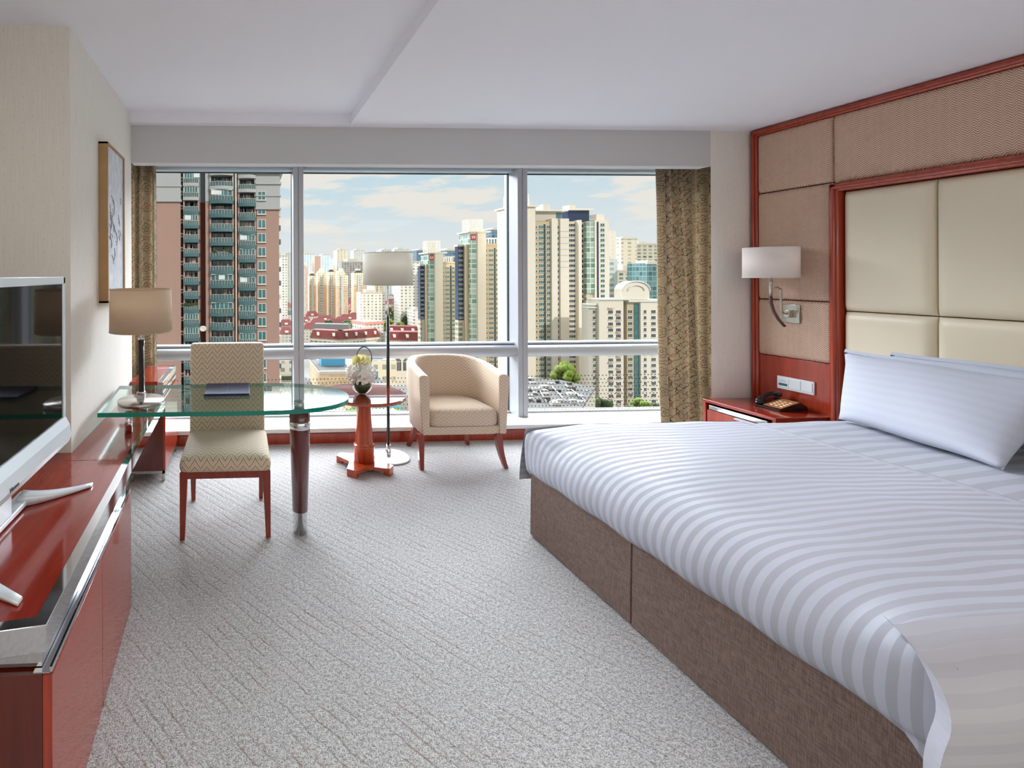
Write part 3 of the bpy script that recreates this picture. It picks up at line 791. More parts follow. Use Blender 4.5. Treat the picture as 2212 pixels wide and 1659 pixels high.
def drum(name, cx, cy, z0, z1, r0, r1, mat, parent):
    b = B(); b.lathe([(r0, z0), (r1, z1), (r1-0.003, z1), (r0-0.003, z0), (r0, z0)], cx, cy, 72, cap=False)
    o = obj(name, b, mat, parent, weld=True)
    b = B(); b.lathe([(r0+0.001, z0-0.001), (r0+0.001, z0+0.004), (r0-0.004, z0+0.004), (r0-0.004, z0-0.001), (r0+0.001, z0-0.001)], cx, cy, 72, cap=False)
    obj('shade_rim', b, mat, o, weld=True); b = B()
    b.lathe([(r1+0.001, z1-0.004), (r1+0.001, z1+0.001), (r1-0.004, z1+0.001), (r1-0.004, z1-0.004), (r1+0.001, z1-0.004)], cx, cy, 72, cap=False)
    obj('shade_rim', b, mat, o, weld=True)
    b = B()
    for k in range(3):
        a = 2*PI*k/3+0.4; b.tube([(cx, cy, z1-0.03), (cx+(r1-0.003)*math.cos(a), cy+(r1-0.003)*math.sin(a), z1-0.012)], 0.0018, 6)
    b.ball((cx, cy, z1-0.06), 0.028, 2); obj('spider_and_bulb', b, WHITE, o)
    return o
drum('lamp_shade', 3.70, 3.09, 1.417, 1.628, 0.139, 0.139, SHADE_W, s_t)

# ================================================================== CURTAINS
def curtain(name, label, x0, x1, yc, z0, z1, folds, amp, topin=0.0, lean=0.0):
    nz = 60; nu = folds*12
    ph_ = [random.uniform(-0.6, 0.6) for _ in range(folds+2)]
    L = (x1-x0)*2.1
    def fn(a, c):
        k = a*folds; i = int(k); p = ph_[min(i, folds)]*(1-(k-i)) + ph_[min(i+1, folds+1)]*(k-i)
        s = math.sin(2*PI*(k + 0.25*p*math.sin(c*2.2+p)))
        gather = 1 - 0.06*math.sin(PI*min(1, c*1.1))
        xx = x0 + (x1-x0)*a + 0.014*math.sin(2*PI*k*0.5+p) + lean*(1-c)*(1-a) + topin*max(0, c-0.93)/0.07*(1-a)*(-1)
        yy = yc + amp*(0.75+0.35*math.sin(3*p))*s + 0.012*math.sin(c*5+i)
        return (xx, yy, z0+(z1-z0)*c)
    t = thing(name, label, 'curtain', ((x0+x1)/2, yc, z0))
    b = B(); b.grid(fn, nu, nz, uvfn=lambda a, c: (L*a, (z1-z0)*c))
    r = bmesh.ops.solidify(b.bm, geom=list(b.bm.faces), thickness=0.003)
    obj('curtain_cloth', b, CURTAIN, t, recalc=True)
    b = B(); b.tube([(x0-0.05, yc, z1+0.02), (x1+0.05, yc, z1+0.02)], 0.012, 10); obj('curtain_track', b, ALU, t)
    return t
curtain('curtain', 'brown floral patterned curtain hanging at the right end of the window', 3.43, 4.12, 3.72, 0.03, 2.50, 11, 0.045, topin=0.05, lean=0.07)
curtain('curtain', 'brown floral patterned curtain hanging at the left end of the window, behind the desk lamp', -1.12, -0.735, 3.99, 0.16, 2.50, 5, 0.05)

# ================================================================== LEFT SIDE: console, TV, minibar, picture
cs = thing('console_cabinet', 'long low red wood console with a chrome edged top along the left wall', 'cabinet', (-0.8, 1.6, 0.0))
top = [(-1.24, 1.125), (-0.60, 1.118), (-0.497, 1.135), (-0.532, 2.10), (-0.548, 3.12), (-0.795, 3.12), (-0.795, 2.185), (-1.24, 2.185)]
b = B(); b.prism(top, 0.585, 0.629); obj('console_top', b, CHERRY_Y, cs)
b = B(); b.box(-0.80, -0.533, 2.0895, 2.0915, 0.6285, 0.6296); obj('top_seam', b, GROOVE, cs)
# chrome edging: flat rim and deep face
rim = [(-1.24, 1.095), (-0.60, 1.088), (-0.464, 1.108), (-0.503, 2.10), (-0.523, 3.12), (-0.548, 3.12), (-0.532, 2.10), (-0.497, 1.135), (-0.60, 1.118), (-1.24, 1.125)]
b = B(); b.prism(rim, 0.566, 0.631, bevel=0.0015); obj('chrome_edge', b, CHROME, cs, label='polished chrome edge band')
chan = [(-1.24, 1.135), (-0.486, 1.135), (-0.516, 2.05), (-0.540, 2.05), (-0.520, 1.155), (-1.24, 1.155)]
b = B(); b.prism(chan, 0.512, 0.566); b.prism([(-0.456, 1.120), (-0.494, 2.05), (-0.500, 2.05), (-0.462, 1.120)], 0.508, 0.522); b.prism([(-0.456, 1.120), (-0.494, 2.05), (-0.54, 2.05), (-0.50, 1.120)], 0.506, 0.510)
obj('chrome_channel', b, CHROME, cs, label='recessed chrome finger channel')
b = B(); b.prism([(-1.24, 1.118), (-0.478, 1.118), (-0.516, 2.05), (-1.24, 2.05)], 0.0, 0.506); obj('console_body', b, CHERRY_D, cs)
def sx_(y): return -0.454 - (y-1.115)*0.0415
for (a, c) in ((1.116, 1.568), (1.571, 2.05)):
    b = B(); b.prism([(sx_(a), a), (sx_(c), c), (sx_(c)-0.022, c), (sx_(a)-0.022, a)], 0.004, 0.505, bevel=0.001)
    obj('console_door', b, CHERRY, cs)
for yy in (2.45, 2.84):
    b = B(); b.lathe([(0.020, 0.6315), (0.020, 0.7365)], -0.60, yy, 24); obj('glass_standoff', b, CHROME, cs)

mb = thing('minibar_cabinet', 'small red wood cabinet on chrome feet under the window end of the desk', 'cabinet', (-0.68, 3.57, 0.0))
b = B(); b.box(-0.795, -0.566, 3.28, 3.88, 0.075, 0.66, bevel=0.002); obj('cabinet_body', b, CHERRY_D, mb)
b = B(); b.box(-0.795, -0.600, 3.30, 3.86, 0.66, 0.7, bevel=0.001); obj('cabinet_top', b, CHERRY_Y, mb)
b = B(); b.box(-0.600, -0.560, 3.275, 3.885, 0.655, 0.701, bevel=0.001); b.box(-0.795, -0.600, 3.862, 3.885, 0.655, 0.701)
b.box(-0.575, -0.560, 3.28, 3.88, 0.60, 0.628, bevel=0.002); obj('chrome_edge', b, CHROME, mb)
b = B(); b.box(-0.566, -0.548, 3.285, 3.875, 0.08, 0.59, bevel=0.002); obj('cabinet_door', b, CHERRY, mb)
b = B(); b.box(-0.79, -0.555, 3.285, 3.30, 0.055, 0.075); b.box(-0.57, -0.555, 3.285, 3.87, 0.055, 0.075)
b.box(-0.575, -0.555, 3.285, 3.305, 0.0, 0.06); b.box(-0.575, -0.555, 3.85, 3.87, 0.0, 0.06); b.box(-0.79, -0.77, 3.285, 3.305, 0.0, 0.06); obj('chrome_foot_frame', b, NICKEL, mb)

# television
tv = thing('television', 'flat television with a silver frame standing on the console at the left', 'television', (-0.76, 1.5, 0.631))
ty0, ty1, tz0, tz1 = 0.86, 1.955, 0.765, 1.447
b = B(); b.box(-0.79, -0.755, ty0+0.02, ty1-0.03, tz0+0.02, tz1-0.02, bevel=0.012); obj('back_shell', b, BLACK, tv)
fr = B()
fr.box(-0.765, -0.735, ty0, ty1, 1.415, tz1, bevel=0.004); fr.box(-0.765, -0.735, ty1-0.022, ty1, tz0, tz1, bevel=0.004); fr.box(-0.765, -0.735, ty0, ty0+0.022, tz0, tz1, bevel=0.004)
fr.prism([(-0.765, tz0), (-0.765, 0.868), (-0.735, 0.868), (-0.718, 0.835), (-0.712, 0.79), (-0.722, tz0)], ty0, ty1, axis='Y', bevel=0.003)
tvf = obj('silver_bezel', fr, SILVER, tv)
obj('screen', B().box(-0.752, -0.7405, ty0+0.018, ty1-0.018, 0.862, 1.42), SCREEN, tv)
tcv = bpy.data.curves.new('logo_text', 'FONT'); tcv.body = 'Hisense'; tcv.size = 0.018; tcv.extrude = 0.0006; tcv.align_x = 'CENTER'
to = bpy.data.objects.new('logo_text', tcv); COL.objects.link(to)
dg = bpy.context.evaluated_depsgraph_get(); me = bpy.data.meshes.new_from_object(to.evaluated_get(dg)); bpy.data.objects.remove(to)
lo = bpy.data.objects.new('logo_lettering', me); me.materials.append(BLACK); COL.objects.link(lo); lo.parent = tvf
lo.location = Vector((-0.7105, 1.472, 0.788)) - Vector(tv.location)
lo.rotation_euler = (PI/2 - 0.12, 0, PI/2)
st = B()
def foot(y, tip, side):
    # tapered foot sweeping out over the console
    r = []
    for i in range(9):
        s = i/8; x = -0.80 + (tip[0]+0.80)*s; yy = y + (tip[1]-y)*s**1.4; hw = 0.030*(1-s)+0.013*s; zt = 0.632 + 0.030*(1-s)**1.5 + 0.010
        r.append([(x, yy-hw, 0.632), (x, yy+hw, 0.632), (x, yy+hw, zt-0.004), (x, yy+hw*0.7, zt), (x, yy-hw*0.7, zt), (x, yy-hw, zt-0.004)])
    st.loft(r)
foot(1.70, (-0.590, 1.83), 1); foot(1.28, (-0.560, 1.185), -1)
st.box(-0.83, -0.77, 1.22, 1.76, 0.632, 0.652, bevel=0.006); st.box(-0.80, -0.77, 1.40, 1.58, 0.65, 0.80, bevel=0.008)
obj('stand', st, SILVER, tv)

# picture
pc = thing('framed_picture', 'pale abstract relief picture in a deep gilt frame on the left wall', 'picture', (-0.78, 2.8, 1.75))
py_0, py_1, pz0, pz1 = 2.612, 2.985, 1.297, 2.197
b = B()
for (a, c, d, e) in ((py_0, py_0+0.012, pz0, pz1), (py_1-0.012, py_1, pz0, pz1), (py_0, py_1, pz0, pz0+0.012), (py_0, py_1, pz1-0.012, pz1)):
    b.box(-0.7995, -0.748, a, c, d, e, bevel=0.001)
obj('picture_frame', b, GOLDWOOD, pc)
m, n, bb = newmat('relief_canvas'); RELIEF = m
uv = n.new('ShaderNodeUVMap'); mpn = n.new('ShaderNodeMapping'); mpn.inputs['Scale'].default_value = (22, 5, 1); n.nt.links.new(uv.outputs[0], mpn.inputs[0])
fz = n.noise(mpn.outputs[0], 1.5, 5.0, 0.6, 1.5)
n.nt.links.new(n.mix(n.smooth(fz, 0.35, 0.65), rgb(196, 206, 220), rgb(232, 236, 244)), bb.inputs['Base Color']); addbump(n, bb, fz, 0.8, 0.01); bb.inputs['Roughness'].default_value = 0.5
obj('canvas', B().box(-0.795, -0.758, py_0+0.012, py_1-0.012, pz0+0.012, pz1-0.012), RELIEF, pc)
RELG = simple('relief_grey', rgb(150, 158, 170), 0.6)
for i in range(26):
    yc = random.uniform(2.66, 2.92); zc = random.gauss(1.72, 0.09); a = random.uniform(0.9, 2.2); l = random.uniform(0.03, 0.10)
    b = B(); b.tube([(-0.757, yc, zc), (-0.756, yc+math.cos(a)*l*0.5, zc+math.sin(a)*l*0.5), (-0.757, yc+math.cos(a+0.4)*l, zc+math.sin(a+0.4)*l)], 0.0016, 5); obj('relief_stem', b, RELG, pc)

# ================================================================== DESK
dk = thing('glass_desk', 'glass topped desk with green edges, rounded end and one thick maroon leg', 'desk', (0.3, 2.77, 0.0))
out_ = [(-0.772, 2.932)]
out_ += [(-0.733, 2.360)]
for i in range(1, 8): out_.append((-0.733 + (0.115+0.733)*i/8, 2.360 - 0.012*math.sin(PI*i/16)))
cx_, cy_ = 0.125, 2.650
for i in range(41):
    a = -PI/2 + PI*i/40
    ex = 0.479*math.copysign(abs(math.cos(a))**0.90, math.cos(a)); ey = 0.299*math.copysign(abs(math.sin(a))**0.94, math.sin(a))
    out_.append((cx_+ex, cy_+ey))
b = B(); b.prism(out_, 0.737, 0.760, mi=0, mside=1, bevel=0.0)
obj('glass_top', b, [DESKGLASS, GREEN_EDGE], dk)
LX, LY = 0.318, 2.60
lg = B(); lg.lathe([(0.0435, 0.125), (0.058, 0.60), (0.058, 0.700)], LX, LY, 48); o = obj('desk_leg', lg, LEGRED, dk)
b = B(); b.lathe([(0.040, 0.0), (0.0405, 0.127), (0.043, 0.128)], LX, LY, 48); obj('chrome_foot', b, CHROME, o)
b = B()
b.lathe([(0.0568, 0.588), (0.0592, 0.589), (0.0594, 0.628), (0.0575, 0.629)], LX, LY, 48); obj('chrome_band', b, CHROME, o)
b = B(); b.lathe([(0.034, 0.700), (0.034, 0.737)], LX, LY, 40); obj('glass_mount', b, CHROME, o)

# folder
fo = thing('leather_folder', 'closed navy leather folder lying on the glass desk', 'folder', (-0.094, 2.76, 0.76))
b = B(); b.box(-0.225, 0.038, 2.635, 2.894, 0.7605, 0.7665, bevel=0.002); b.box(-0.223, 0.036, 2.637, 2.892, 0.7705, 0.7765, bevel=0.002); b.box(-0.226, 0.039, 2.886, 2.895, 0.7605, 0.7765, bevel=0.002)
obj('cover', b, NAVY, fo)
obj('paper_block', B().box(-0.215, 0.028, 2.645, 2.884, 0.7665, 0.7705), simple('folder_paper', rgb(70, 74, 96), 0.7), fo)
b = B(); b.box(-0.0945, -0.0925, 2.637, 2.892, 0.7763, 0.7770)
b.lathe([(0.029, 0.7763), (0.029, 0.7770), (0.0275, 0.7770), (0.0275, 0.7763)], -0.0935, 2.78, 32, cap=False)
obj('embossed_mark', b, simple('silver_emboss', rgb(110, 124, 160), 0.4, 0.5), fo)

# desk lamp
lx, ly = -0.548, 2.520
dl = thing('table_lamp', 'desk lamp with a taupe drum shade and round chrome base on the glass desk', 'lamp', (lx, ly, 0.76))
b = B(); b.lathe([(0.113, 0.7605), (0.123, 0.766), (0.125, 0.781), (0.123, 0.784), (0.0, 0.784)], lx, ly, 64, cap=False); b.lathe([(0.113, 0.7605), (0.0, 0.7605)], lx, ly, 64, cap=False); obj('lamp_base', b, NICKEL, dl, weld=True)
b = B(); b.box(lx-0.021, lx+0.021, ly-0.021, ly+0.021, 0.784, 0.827, bevel=0.003); obj('chrome_block', b, CHROME, dl)
b = B(); b.box(lx-0.013, lx+0.010, ly-0.010, ly+0.010, 0.827, 1.105, bevel=0.003); obj('dark_stem', b, DARKPOLE, dl)
b = B(); b.tube([(lx+0.0135, ly, 0.827), (lx+0.0135, ly, 1.182)], 0.0043, 10); b.lathe([(0.0175, 1.105), (0.0175, 1.119), (0.0115, 1.12), (0.0115, 1.21)], lx, ly, 24); obj('chrome_stem', b, CHROME, dl)
drum('lamp_shade', lx, ly, 1.150, 1.378, 0.165, 0.161, SHADE_T, dl)

# ================================================================== DESK CHAIR
dc = thing('desk_chair', 'armless upholstered chair with patterned beige fabric at the glass desk', 'chair', (-0.10, 2.78, 0.0))
CX = -0.10
def rrect(cx, cy, hx, hy, z, r, k=6):
    pts = []
    for (sx_s, sy_s, a0) in ((1, 1, 0), (-1, 1, PI/2), (-1, -1, PI), (1, -1, 3*PI/2)):
        for i in range(k+1):
            a = a0 + PI/2*i/k; pts.append((cx+sx_s*(hx-r)+r*math.cos(a), cy+sy_s*(hy-r)+r*math.sin(a), z))
    return pts
b = B(); rings = []
for z, g_ in ((0.375, -0.010), (0.380, 0.0), (0.405, 0.004), (0.430, 0.0), (0.447, -0.012), (0.457, -0.035), (0.463, -0.07), (0.466, -0.12)):
    rings.append(rrect(CX, 2.775, 0.248+g_, 0.245+g_, z, 0.035))
b.loft(rings); obj('seat', b, DESKFAB, dc)
def backz(hx, y0, y1, z0, z1):
    b = B(); rings = []
    zs_ = [z0, z0+0.01] + [z0+0.01+(z1-z0-0.03)*i/10 for i in range(1, 11)] + [z1-0.008, z1]
    for z in zs_:
        s = (z-z0)/(z1-z0); e = 0.012 if z in (zs_[0], zs_[-1]) else 0.0
        yc = 3.015 + 0.045*s**1.6; w_ = hx - 0.004*s
        rings.append(rrect(CX-0.003, yc, w_-e, 0.036-e*0.6, z, 0.018))
    b.loft(rings); return b
obj('backrest', backz(0.242, 2.98, 3.05, 0.36, 1.004), DESKFAB, dc)
b = B(); b.box(CX-0.235, CX+0.235, 2.545, 2.57, 0.335, 0.375, bevel=0.002); b.box(CX-0.235, CX-0.21, 2.55, 3.0, 0.335, 0.375); b.box(CX+0.21, CX+0.235, 2.55, 3.0, 0.335, 0.375); b.box(CX-0.235, CX+0.235, 2.985, 3.01, 0.335, 0.375)
obj('seat_rail', b, CHAIRWOOD, dc)
def leg4(x, y, tx, ty, z0, z1, w0, w1):
    b = B(); b.loft([[(x-w0, y-w0, z0), (x+w0, y-w0, z0), (x+w0, y+w0, z0), (x-w0, y+w0, z0)], [(tx-w1, ty-w1, z1), (tx+w1, ty-w1, z1), (tx+w1, ty+w1, z1), (tx-w1, ty+w1, z1)]], smooth=False)
    return b
for (x, y, tx, ty) in ((-0.335, 2.552, CX-0.226, 2.563), (0.135, 2.552, CX+0.226, 2.563), (-0.322, 3.00, CX-0.222, 2.99), (0.112, 3.00, CX+0.222, 2.99)):
    o = obj('leg', leg4(x, y, tx, ty, 0.006, 0.374, 0.013, 0.022), CHAIRWOOD, dc)
    b = B(); b.lathe([(0.009, 0.0), (0.009, 0.007)], x, y, 12); obj('foot_glide', b, RUBBERFOOT, o)

# ================================================================== SIDE TABLE
pt = thing('side_table', 'small round pedestal table with a dark glossy top beside the armchair', 'table', (0.905, 3.44, 0.0))
TX, TY = 0.905, 3.44
b = B(); b.lathe([(0.285, 0.535), (0.300, 0.538), (0.306, 0.548), (0.306, 0.558)], TX, TY, 80); obj('table_top', b, TABLEWOOD, pt)
b = B(); b.lathe([(0.304, 0.558), (0.304, 0.5625)], TX, TY, 80); obj('glossy_inlay', b, MIRTOP, pt)
b = B(); b.lathe([(0.078, 0.055), (0.078, 0.165), (0.080, 0.170), (0.078, 0.178), (0.068, 0.182), (0.066, 0.20), (0.050, 0.47), (0.049, 0.512), (0.062, 0.520), (0.062, 0.536)], TX, TY, 56); obj('pedestal', b, TABLEWOOD, pt)
b = B(); pp = []
R_o, R_i = 0.215, 0.098
for k in range(4):
    a = PI/4 + k*PI/2 + math.radians(6)
    for d in (-0.17, 0.17): pp.append((TX+R_o*math.cos(a+d), TY+R_o*math.sin(a+d)))
    for i in range(1, 8):
        s = i/8; aa = a+0.17+(PI/2-0.34)*s; rr = R_o - (R_o-R_i-0.02)*math.sin(PI*s)**0.8
        pp.append((TX+rr*math.cos(aa), TY+rr*math.sin(aa)))
b.prism(pp, 0.030, 0.056); obj('plinth', b, TABLEWOOD, pt)
for k in range(4):
    a = PI/4 + k*PI/2 + math.radians(6)
    q = [(TX+r_*math.cos(a+d), TY+r_*math.sin(a+d)) for r_, d in ((R_o, -0.17), (R_o, 0.17), (R_o-0.045, 0.20), (R_o-0.045, -0.20))]
    b = B(); b.prism(q, 0.0, 0.031); obj('foot', b, TABLEWOOD, pt)

# vase with flowers
VX, VY, VZ = 0.885, 3.42, 0.5628
vs_t = thing('flower_bowl', 'round glass bowl of ivory and yellow flowers on the side table', 'vase', (VX, VY, VZ))
b = B(); pr = []
for i in range(17):
    a = -PI/2 + (PI/2+0.62)*i/16; pr.append((max(0.025, 0.074*math.cos(a)), VZ+0.068+0.068*math.sin(a)))
pr[0] = (0.028, VZ+0.001); b.lathe(pr, VX, VY, 48, cap=False); b.lathe([(0.0, VZ+0.001), (0.028, VZ+0.001)], VX, VY, 48, cap=False)
obj('glass_bowl', b, BOWLGLASS, vs_t, weld=True)
b = B()
pr2 = [(0.002, VZ+0.004), (0.03, VZ+0.006), (0.05, VZ+0.022), (0.064, VZ+0.045), (0.068, VZ+0.068), (0.064, VZ+0.09), (0.04, VZ+0.10), (0.002, VZ+0.10)]
b.lathe(pr2, VX, VY, 32); obj('green_foliage_lining', b, LEAF, vs_t)
def petals(cx, cy, cz, R, cnt, pr_, mat, name, squash=0.8, up=-0.3):
    b = B()
    b.ball((cx, cy, cz), R*0.72, 2, scale=(1, 1, squash))
    for i in range(cnt):
        z_ = 1 - (i+0.5)/cnt*(1-up); a = i*2.399963; rr = math.sqrt(max(0, 1-z_*z_))
        d = Vector((rr*math.cos(a), rr*math.sin(a), z_)); p = Vector((cx, cy, cz)) + Vector((d.x, d.y, d.z*squash))*R*random.uniform(0.78, 1.0)
        side = d.cross(Vector((0, 0, 1))); side = side.normalized() if side.length > 0.01 else Vector((1, 0, 0)); upv = side.cross(d).normalized()
        tw = random.uniform(0, PI); s1 = side*math.cos(tw)+upv*math.sin(tw); s2 = d*0.8 + (side*-math.sin(tw)+upv*math.cos(tw))*0.6
        vs = [b.bm.verts.new(p - s1*pr_*0.5), b.bm.verts.new(p + s1*pr_*0.5), b.bm.verts.new(p + s1*pr_*0.65 + s2*pr_), b.bm.verts.new(p + s2*pr_*1.35), b.bm.verts.new(p - s1*pr_*0.65 + s2*pr_)]
        b.bm.faces.new(vs)
    return obj(name, b, mat, vs_t, recalc=False)
petals(VX-0.008, VY-0.005, VZ+0.158, 0.100, 560, 0.017, PETAL, 'ivory_bloom', 0.85, -0.75)
yb = petals(VX-0.004, VY-0.01, VZ+0.242, 0.045, 64, 0.028, YPETAL, 'yellow_bloom', 0.55, -0.2)
b = B(); b.ball((VX-0.005, VY-0.012, VZ+0.262), 0.018, 2, scale=(1, 1, 0.6), jit=0.1); obj('bloom_centre', b, YCORE, yb)
for off in (-0.035, 0.0):
    path = []
    for i in range(25):
        a = PI*1.02 - (PI*1.35)*i/24; path.append((VX+0.022+0.058*math.cos(a)+0.004*off*10, VY+0.02+off*0.3, VZ+0.262+0.085*math.sin(a)+off*0.1))
    b = B(); b.tube(path, 0.0032, 7); obj('grass_loop', b, LOOP, vs_t)

# ================================================================== FLOOR LAMP
fl = thing('floor_lamp', 'tall floor lamp with a grey-beige drum shade and round chrome base behind the side table', 'lamp', (1.15, 3.63, 0.0))
FX, FY = 1.150, 3.63
b = B(); b.lathe([(0.158, 0.0), (0.162, 0.003), (0.162, 0.010), (0.158, 0.013), (0.0, 0.013)], FX, FY, 72, cap=False); obj('lamp_base', b, simple('satin_chrome', rgb(226, 230, 236), 0.38, 0.85), fl)
b = B(); b.lathe([(0.022, 0.013), (0.020, 0.055), (0.015, 0.060), (0.015, 0.10)], FX, FY, 28); obj('pole_socket', b, CHROME, fl)
b = B(); b.tube([(FX, FY, 0.10), (FX, FY, 1.12)], 0.0125, 16); obj('dark_pole', b, DARKPOLE, fl)
b = B(); b.tube([(FX, FY, 1.12), (FX, FY, 1.50)], 0.0065, 12); obj('upper_rod', b, CHROME, fl)
drum('lamp_shade', FX, FY, 1.366, 1.622, 0.193, 0.191, SHADE_F, fl)

# ================================================================== ARMCHAIR
ac = thing('tub_armchair', 'beige patterned tub armchair with curved wooden legs in front of the window', 'armchair', (1.64, 3.6, 0.0))
AX, YB, YF = 1.642, 3.90, 3.365
HW, RAD = 0.338, 0.30
def upath(inset, n_=64):
    # U-shaped plan path, front-left round the back to front-right
    hw = HW - inset; r = RAD - inset; yb = YB - inset
    segs = [(AX-hw, YF), (AX-hw, yb-r)]
    pts = []
    L1 = (yb-r) - YF; La = PI*r/2; Lb = 2*(hw-r); tot = 2*L1 + 2*La + Lb
    for i in range(n_+1):
        d = tot*i/n_
        if d < L1: pts.append((AX-hw, YF+d))
        elif d < L1+La:
            a = PI - (d-L1)/r; pts.append((AX-hw+r+r*math.cos(a), yb-r+r*math.sin(a)))
        elif d < L1+La+Lb: pts.append((AX-hw+r+(d-L1-La), yb))
        elif d < L1+2*La+Lb:
            a = PI/2 - (d-L1-La-Lb)/r; pts.append((AX+hw-r+r*math.cos(a), yb-r+r*math.sin(a)))
        else: pts.append((AX+hw, yb-r-(d-L1-2*La-Lb)))
    return pts
po, pi_ = upath(0.0), upath(0.072)
def toph(s):
    k = math.sin(PI*min(1, max(0, s))); return 0.700 + 0.075*min(1, k*1.15)**1.2
rings = []
for i in range(65):
    s = i/64; (xo, yo), (xi, yi) = po[i], pi_[i]; zt = toph(s)
    def taper(x, y, z):
        k = 1 - 0.075*max(0, (0.62-z)/0.36); return (AX+(x-AX)*k, 3.62+(y-3.62)*(k if y > 3.45 else 1), z)
    xm, ym = (xo+xi)/2, (yo+yi)/2
    rings.append([taper(xo, yo, 0.262), taper(xo, yo, 0.40), taper(xo, yo, 0.55), taper(xo, yo, zt-0.022), ((xo*0.8+xm*0.2), (yo*0.8+ym*0.2), zt-0.006), (xm, ym, zt), ((xi*0.8+xm*0.2), (yi*0.8+ym*0.2), zt-0.006), (xi, yi, zt-0.022), (xi, yi, 0.45), (xi, yi, 0.262)])
b = B(); b.loft(rings)
obj('tub_back', b, TUBFAB, ac)
b = B(); ins = [p for p in pi_]
pts = [(AX+(x-AX)*0.985, y) for x, y in ins]
b.prism([(AX-HW+0.06, YF+0.012)] + [(p[0], p[1]) for p in pts[2:-2]] + [(AX+HW-0.06, YF+0.012)], 0.255, 0.318, bevel=0.004)
obj('seat_base', b, TUBFAB, ac)
cr = []
for z, g_ in ((0.320, 0.012), (0.328, 0.002), (0.350, -0.002), (0.395, -0.002), (0.425, 0.006), (0.440, 0.022), (0.449, 0.05), (0.454, 0.10)):
    r_ = []
    cxx, cyy = AX, 3.60
    for x, y in [(AX-HW+0.082, YF+0.02)] + pts[4:-4] + [(AX+HW-0.082, YF+0.02)] + [(AX+(HW-0.082)*q, YF-0.008) for q in (0.8, 0.4, 0, -0.4, -0.8)]:
        dx, dy = x-cxx, y-cyy; L = math.hypot(dx, dy); r_.append((x-dx/L*(g_+0.004), y-dy/L*(g_+0.004), z))
    cr.append(r_)
b = B(); b.loft(cr); obj('seat_cushion', b, TUBFAB, ac)
def sabre(x, y, dx, dy, z1, w0, w1):
    r = []
    for i in range(9):
        s = i/8; z = 0.004+(z1-0.004)*s; k = (1-s)**2; ww = w0+(w1-w0)*s
        cx_, cy_ = x+dx*(k-1), y+dy*(k-1)
        r.append([(cx_-ww, cy_-ww, z), (cx_+ww, cy_-ww, z), (cx_+ww, cy_+ww, z), (cx_-ww, cy_+ww, z)])
    b = B(); b.loft(r, smooth=False); return b
for (x, y, dx, dy) in ((1.318, 3.375, 0.0, -0.02), (1.955, 3.372, 0.045, -0.02), (1.395, 3.86, -0.05, 0.04), (1.905, 3.86, 0.05, 0.04)):
    obj('leg', sabre(x, y, dx, dy, 0.262, 0.014, 0.024), CHAIRWOOD, ac)
# ================================================================== CITY OUTSIDE
GZ = -70.0
b = B(); b.box(-900, 2600, 20, 4200, GZ-1, GZ)
o = obj('city_ground', b, ASPH); o['kind'] = 'structure'
F_WHITE = facade('f_white', rgb(226, 224, 214), rgb(96, 100, 104), 3.2, 3.0, 0.5, 0.5)
F_GREY = facade('f_grey', rgb(196, 198, 192), rgb(132, 138, 140), 6.0, 3.6, 0.45, 0.5)
F_BLUEW = facade('f_bluewhite', rgb(206, 218, 224), rgb(142, 166, 182), 7.0, 3.4, 0.5, 0.45)
F_PINK = facade('f_pink', rgb(196, 164, 146), rgb(182, 150, 134), 9.0, 3.6, 0.3, 0.3)
F_CREAM = facade('f_cream', rgb(214, 204, 182), rgb(150, 146, 126), 7.0, 3.4, 0.45, 0.5)
F_CREAMP = facade('f_creamplain', rgb(222, 212, 198), rgb(204, 194, 178), 6.0, 3.0, 0.2, 0.3)
F_DARK = facade('f_dark', rgb(172, 166, 158), rgb(92, 92, 94), 5.6, 4.4, 0.72, 0.72)
F_BLUEG = facade('f_blueglass', rgb(112, 136, 150), rgb(62, 86, 110), 3.4, 3.2, 0.8, 0.75, rough=0.25)
F_DOTS = facade('f_dots', rgb(222, 218, 208), rgb(74, 74, 76), 4.0, 3.0, 0.36, 0.45)
F_GREENW = facade('f_greenwin', rgb(196, 186, 166), rgb(74, 100, 92), 5.2, 3.1, 0.62, 0.58)
F_GREEN = facade('f_green', rgb(120, 150, 148), rgb(54, 88, 92), 2.6, 3.1, 0.85, 0.8, rough=0.25)
F_PINKW = facade('f_pinkwin', rgb(216, 186, 172), rgb(120, 104, 98), 4.2, 3.0, 0.42, 0.5)
F_OR = facade('f_orange', rgb(230, 218, 192), rgb(128, 120, 108), 3.0, 3.0, 0.42, 0.5, band=(-13.0, rgb(210, 182, 152)))
F_HOUSE = facade('f_house', rgb(196, 192, 180), rgb(110, 110, 104), 3.4, 3.1, 0.5, 0.48)
F_MALL = facade('f_mall', rgb(206, 184, 154), rgb(172, 150, 122), 4.0, 1.2, 0.97, 0.92)
F_MALLW = facade('f_mallwin', rgb(226, 212, 186), rgb(110, 124, 122), 5.0, 6.5, 0.5, 0.42)
FM = {k: v for k, v in globals().items() if k.startswith('F_')}
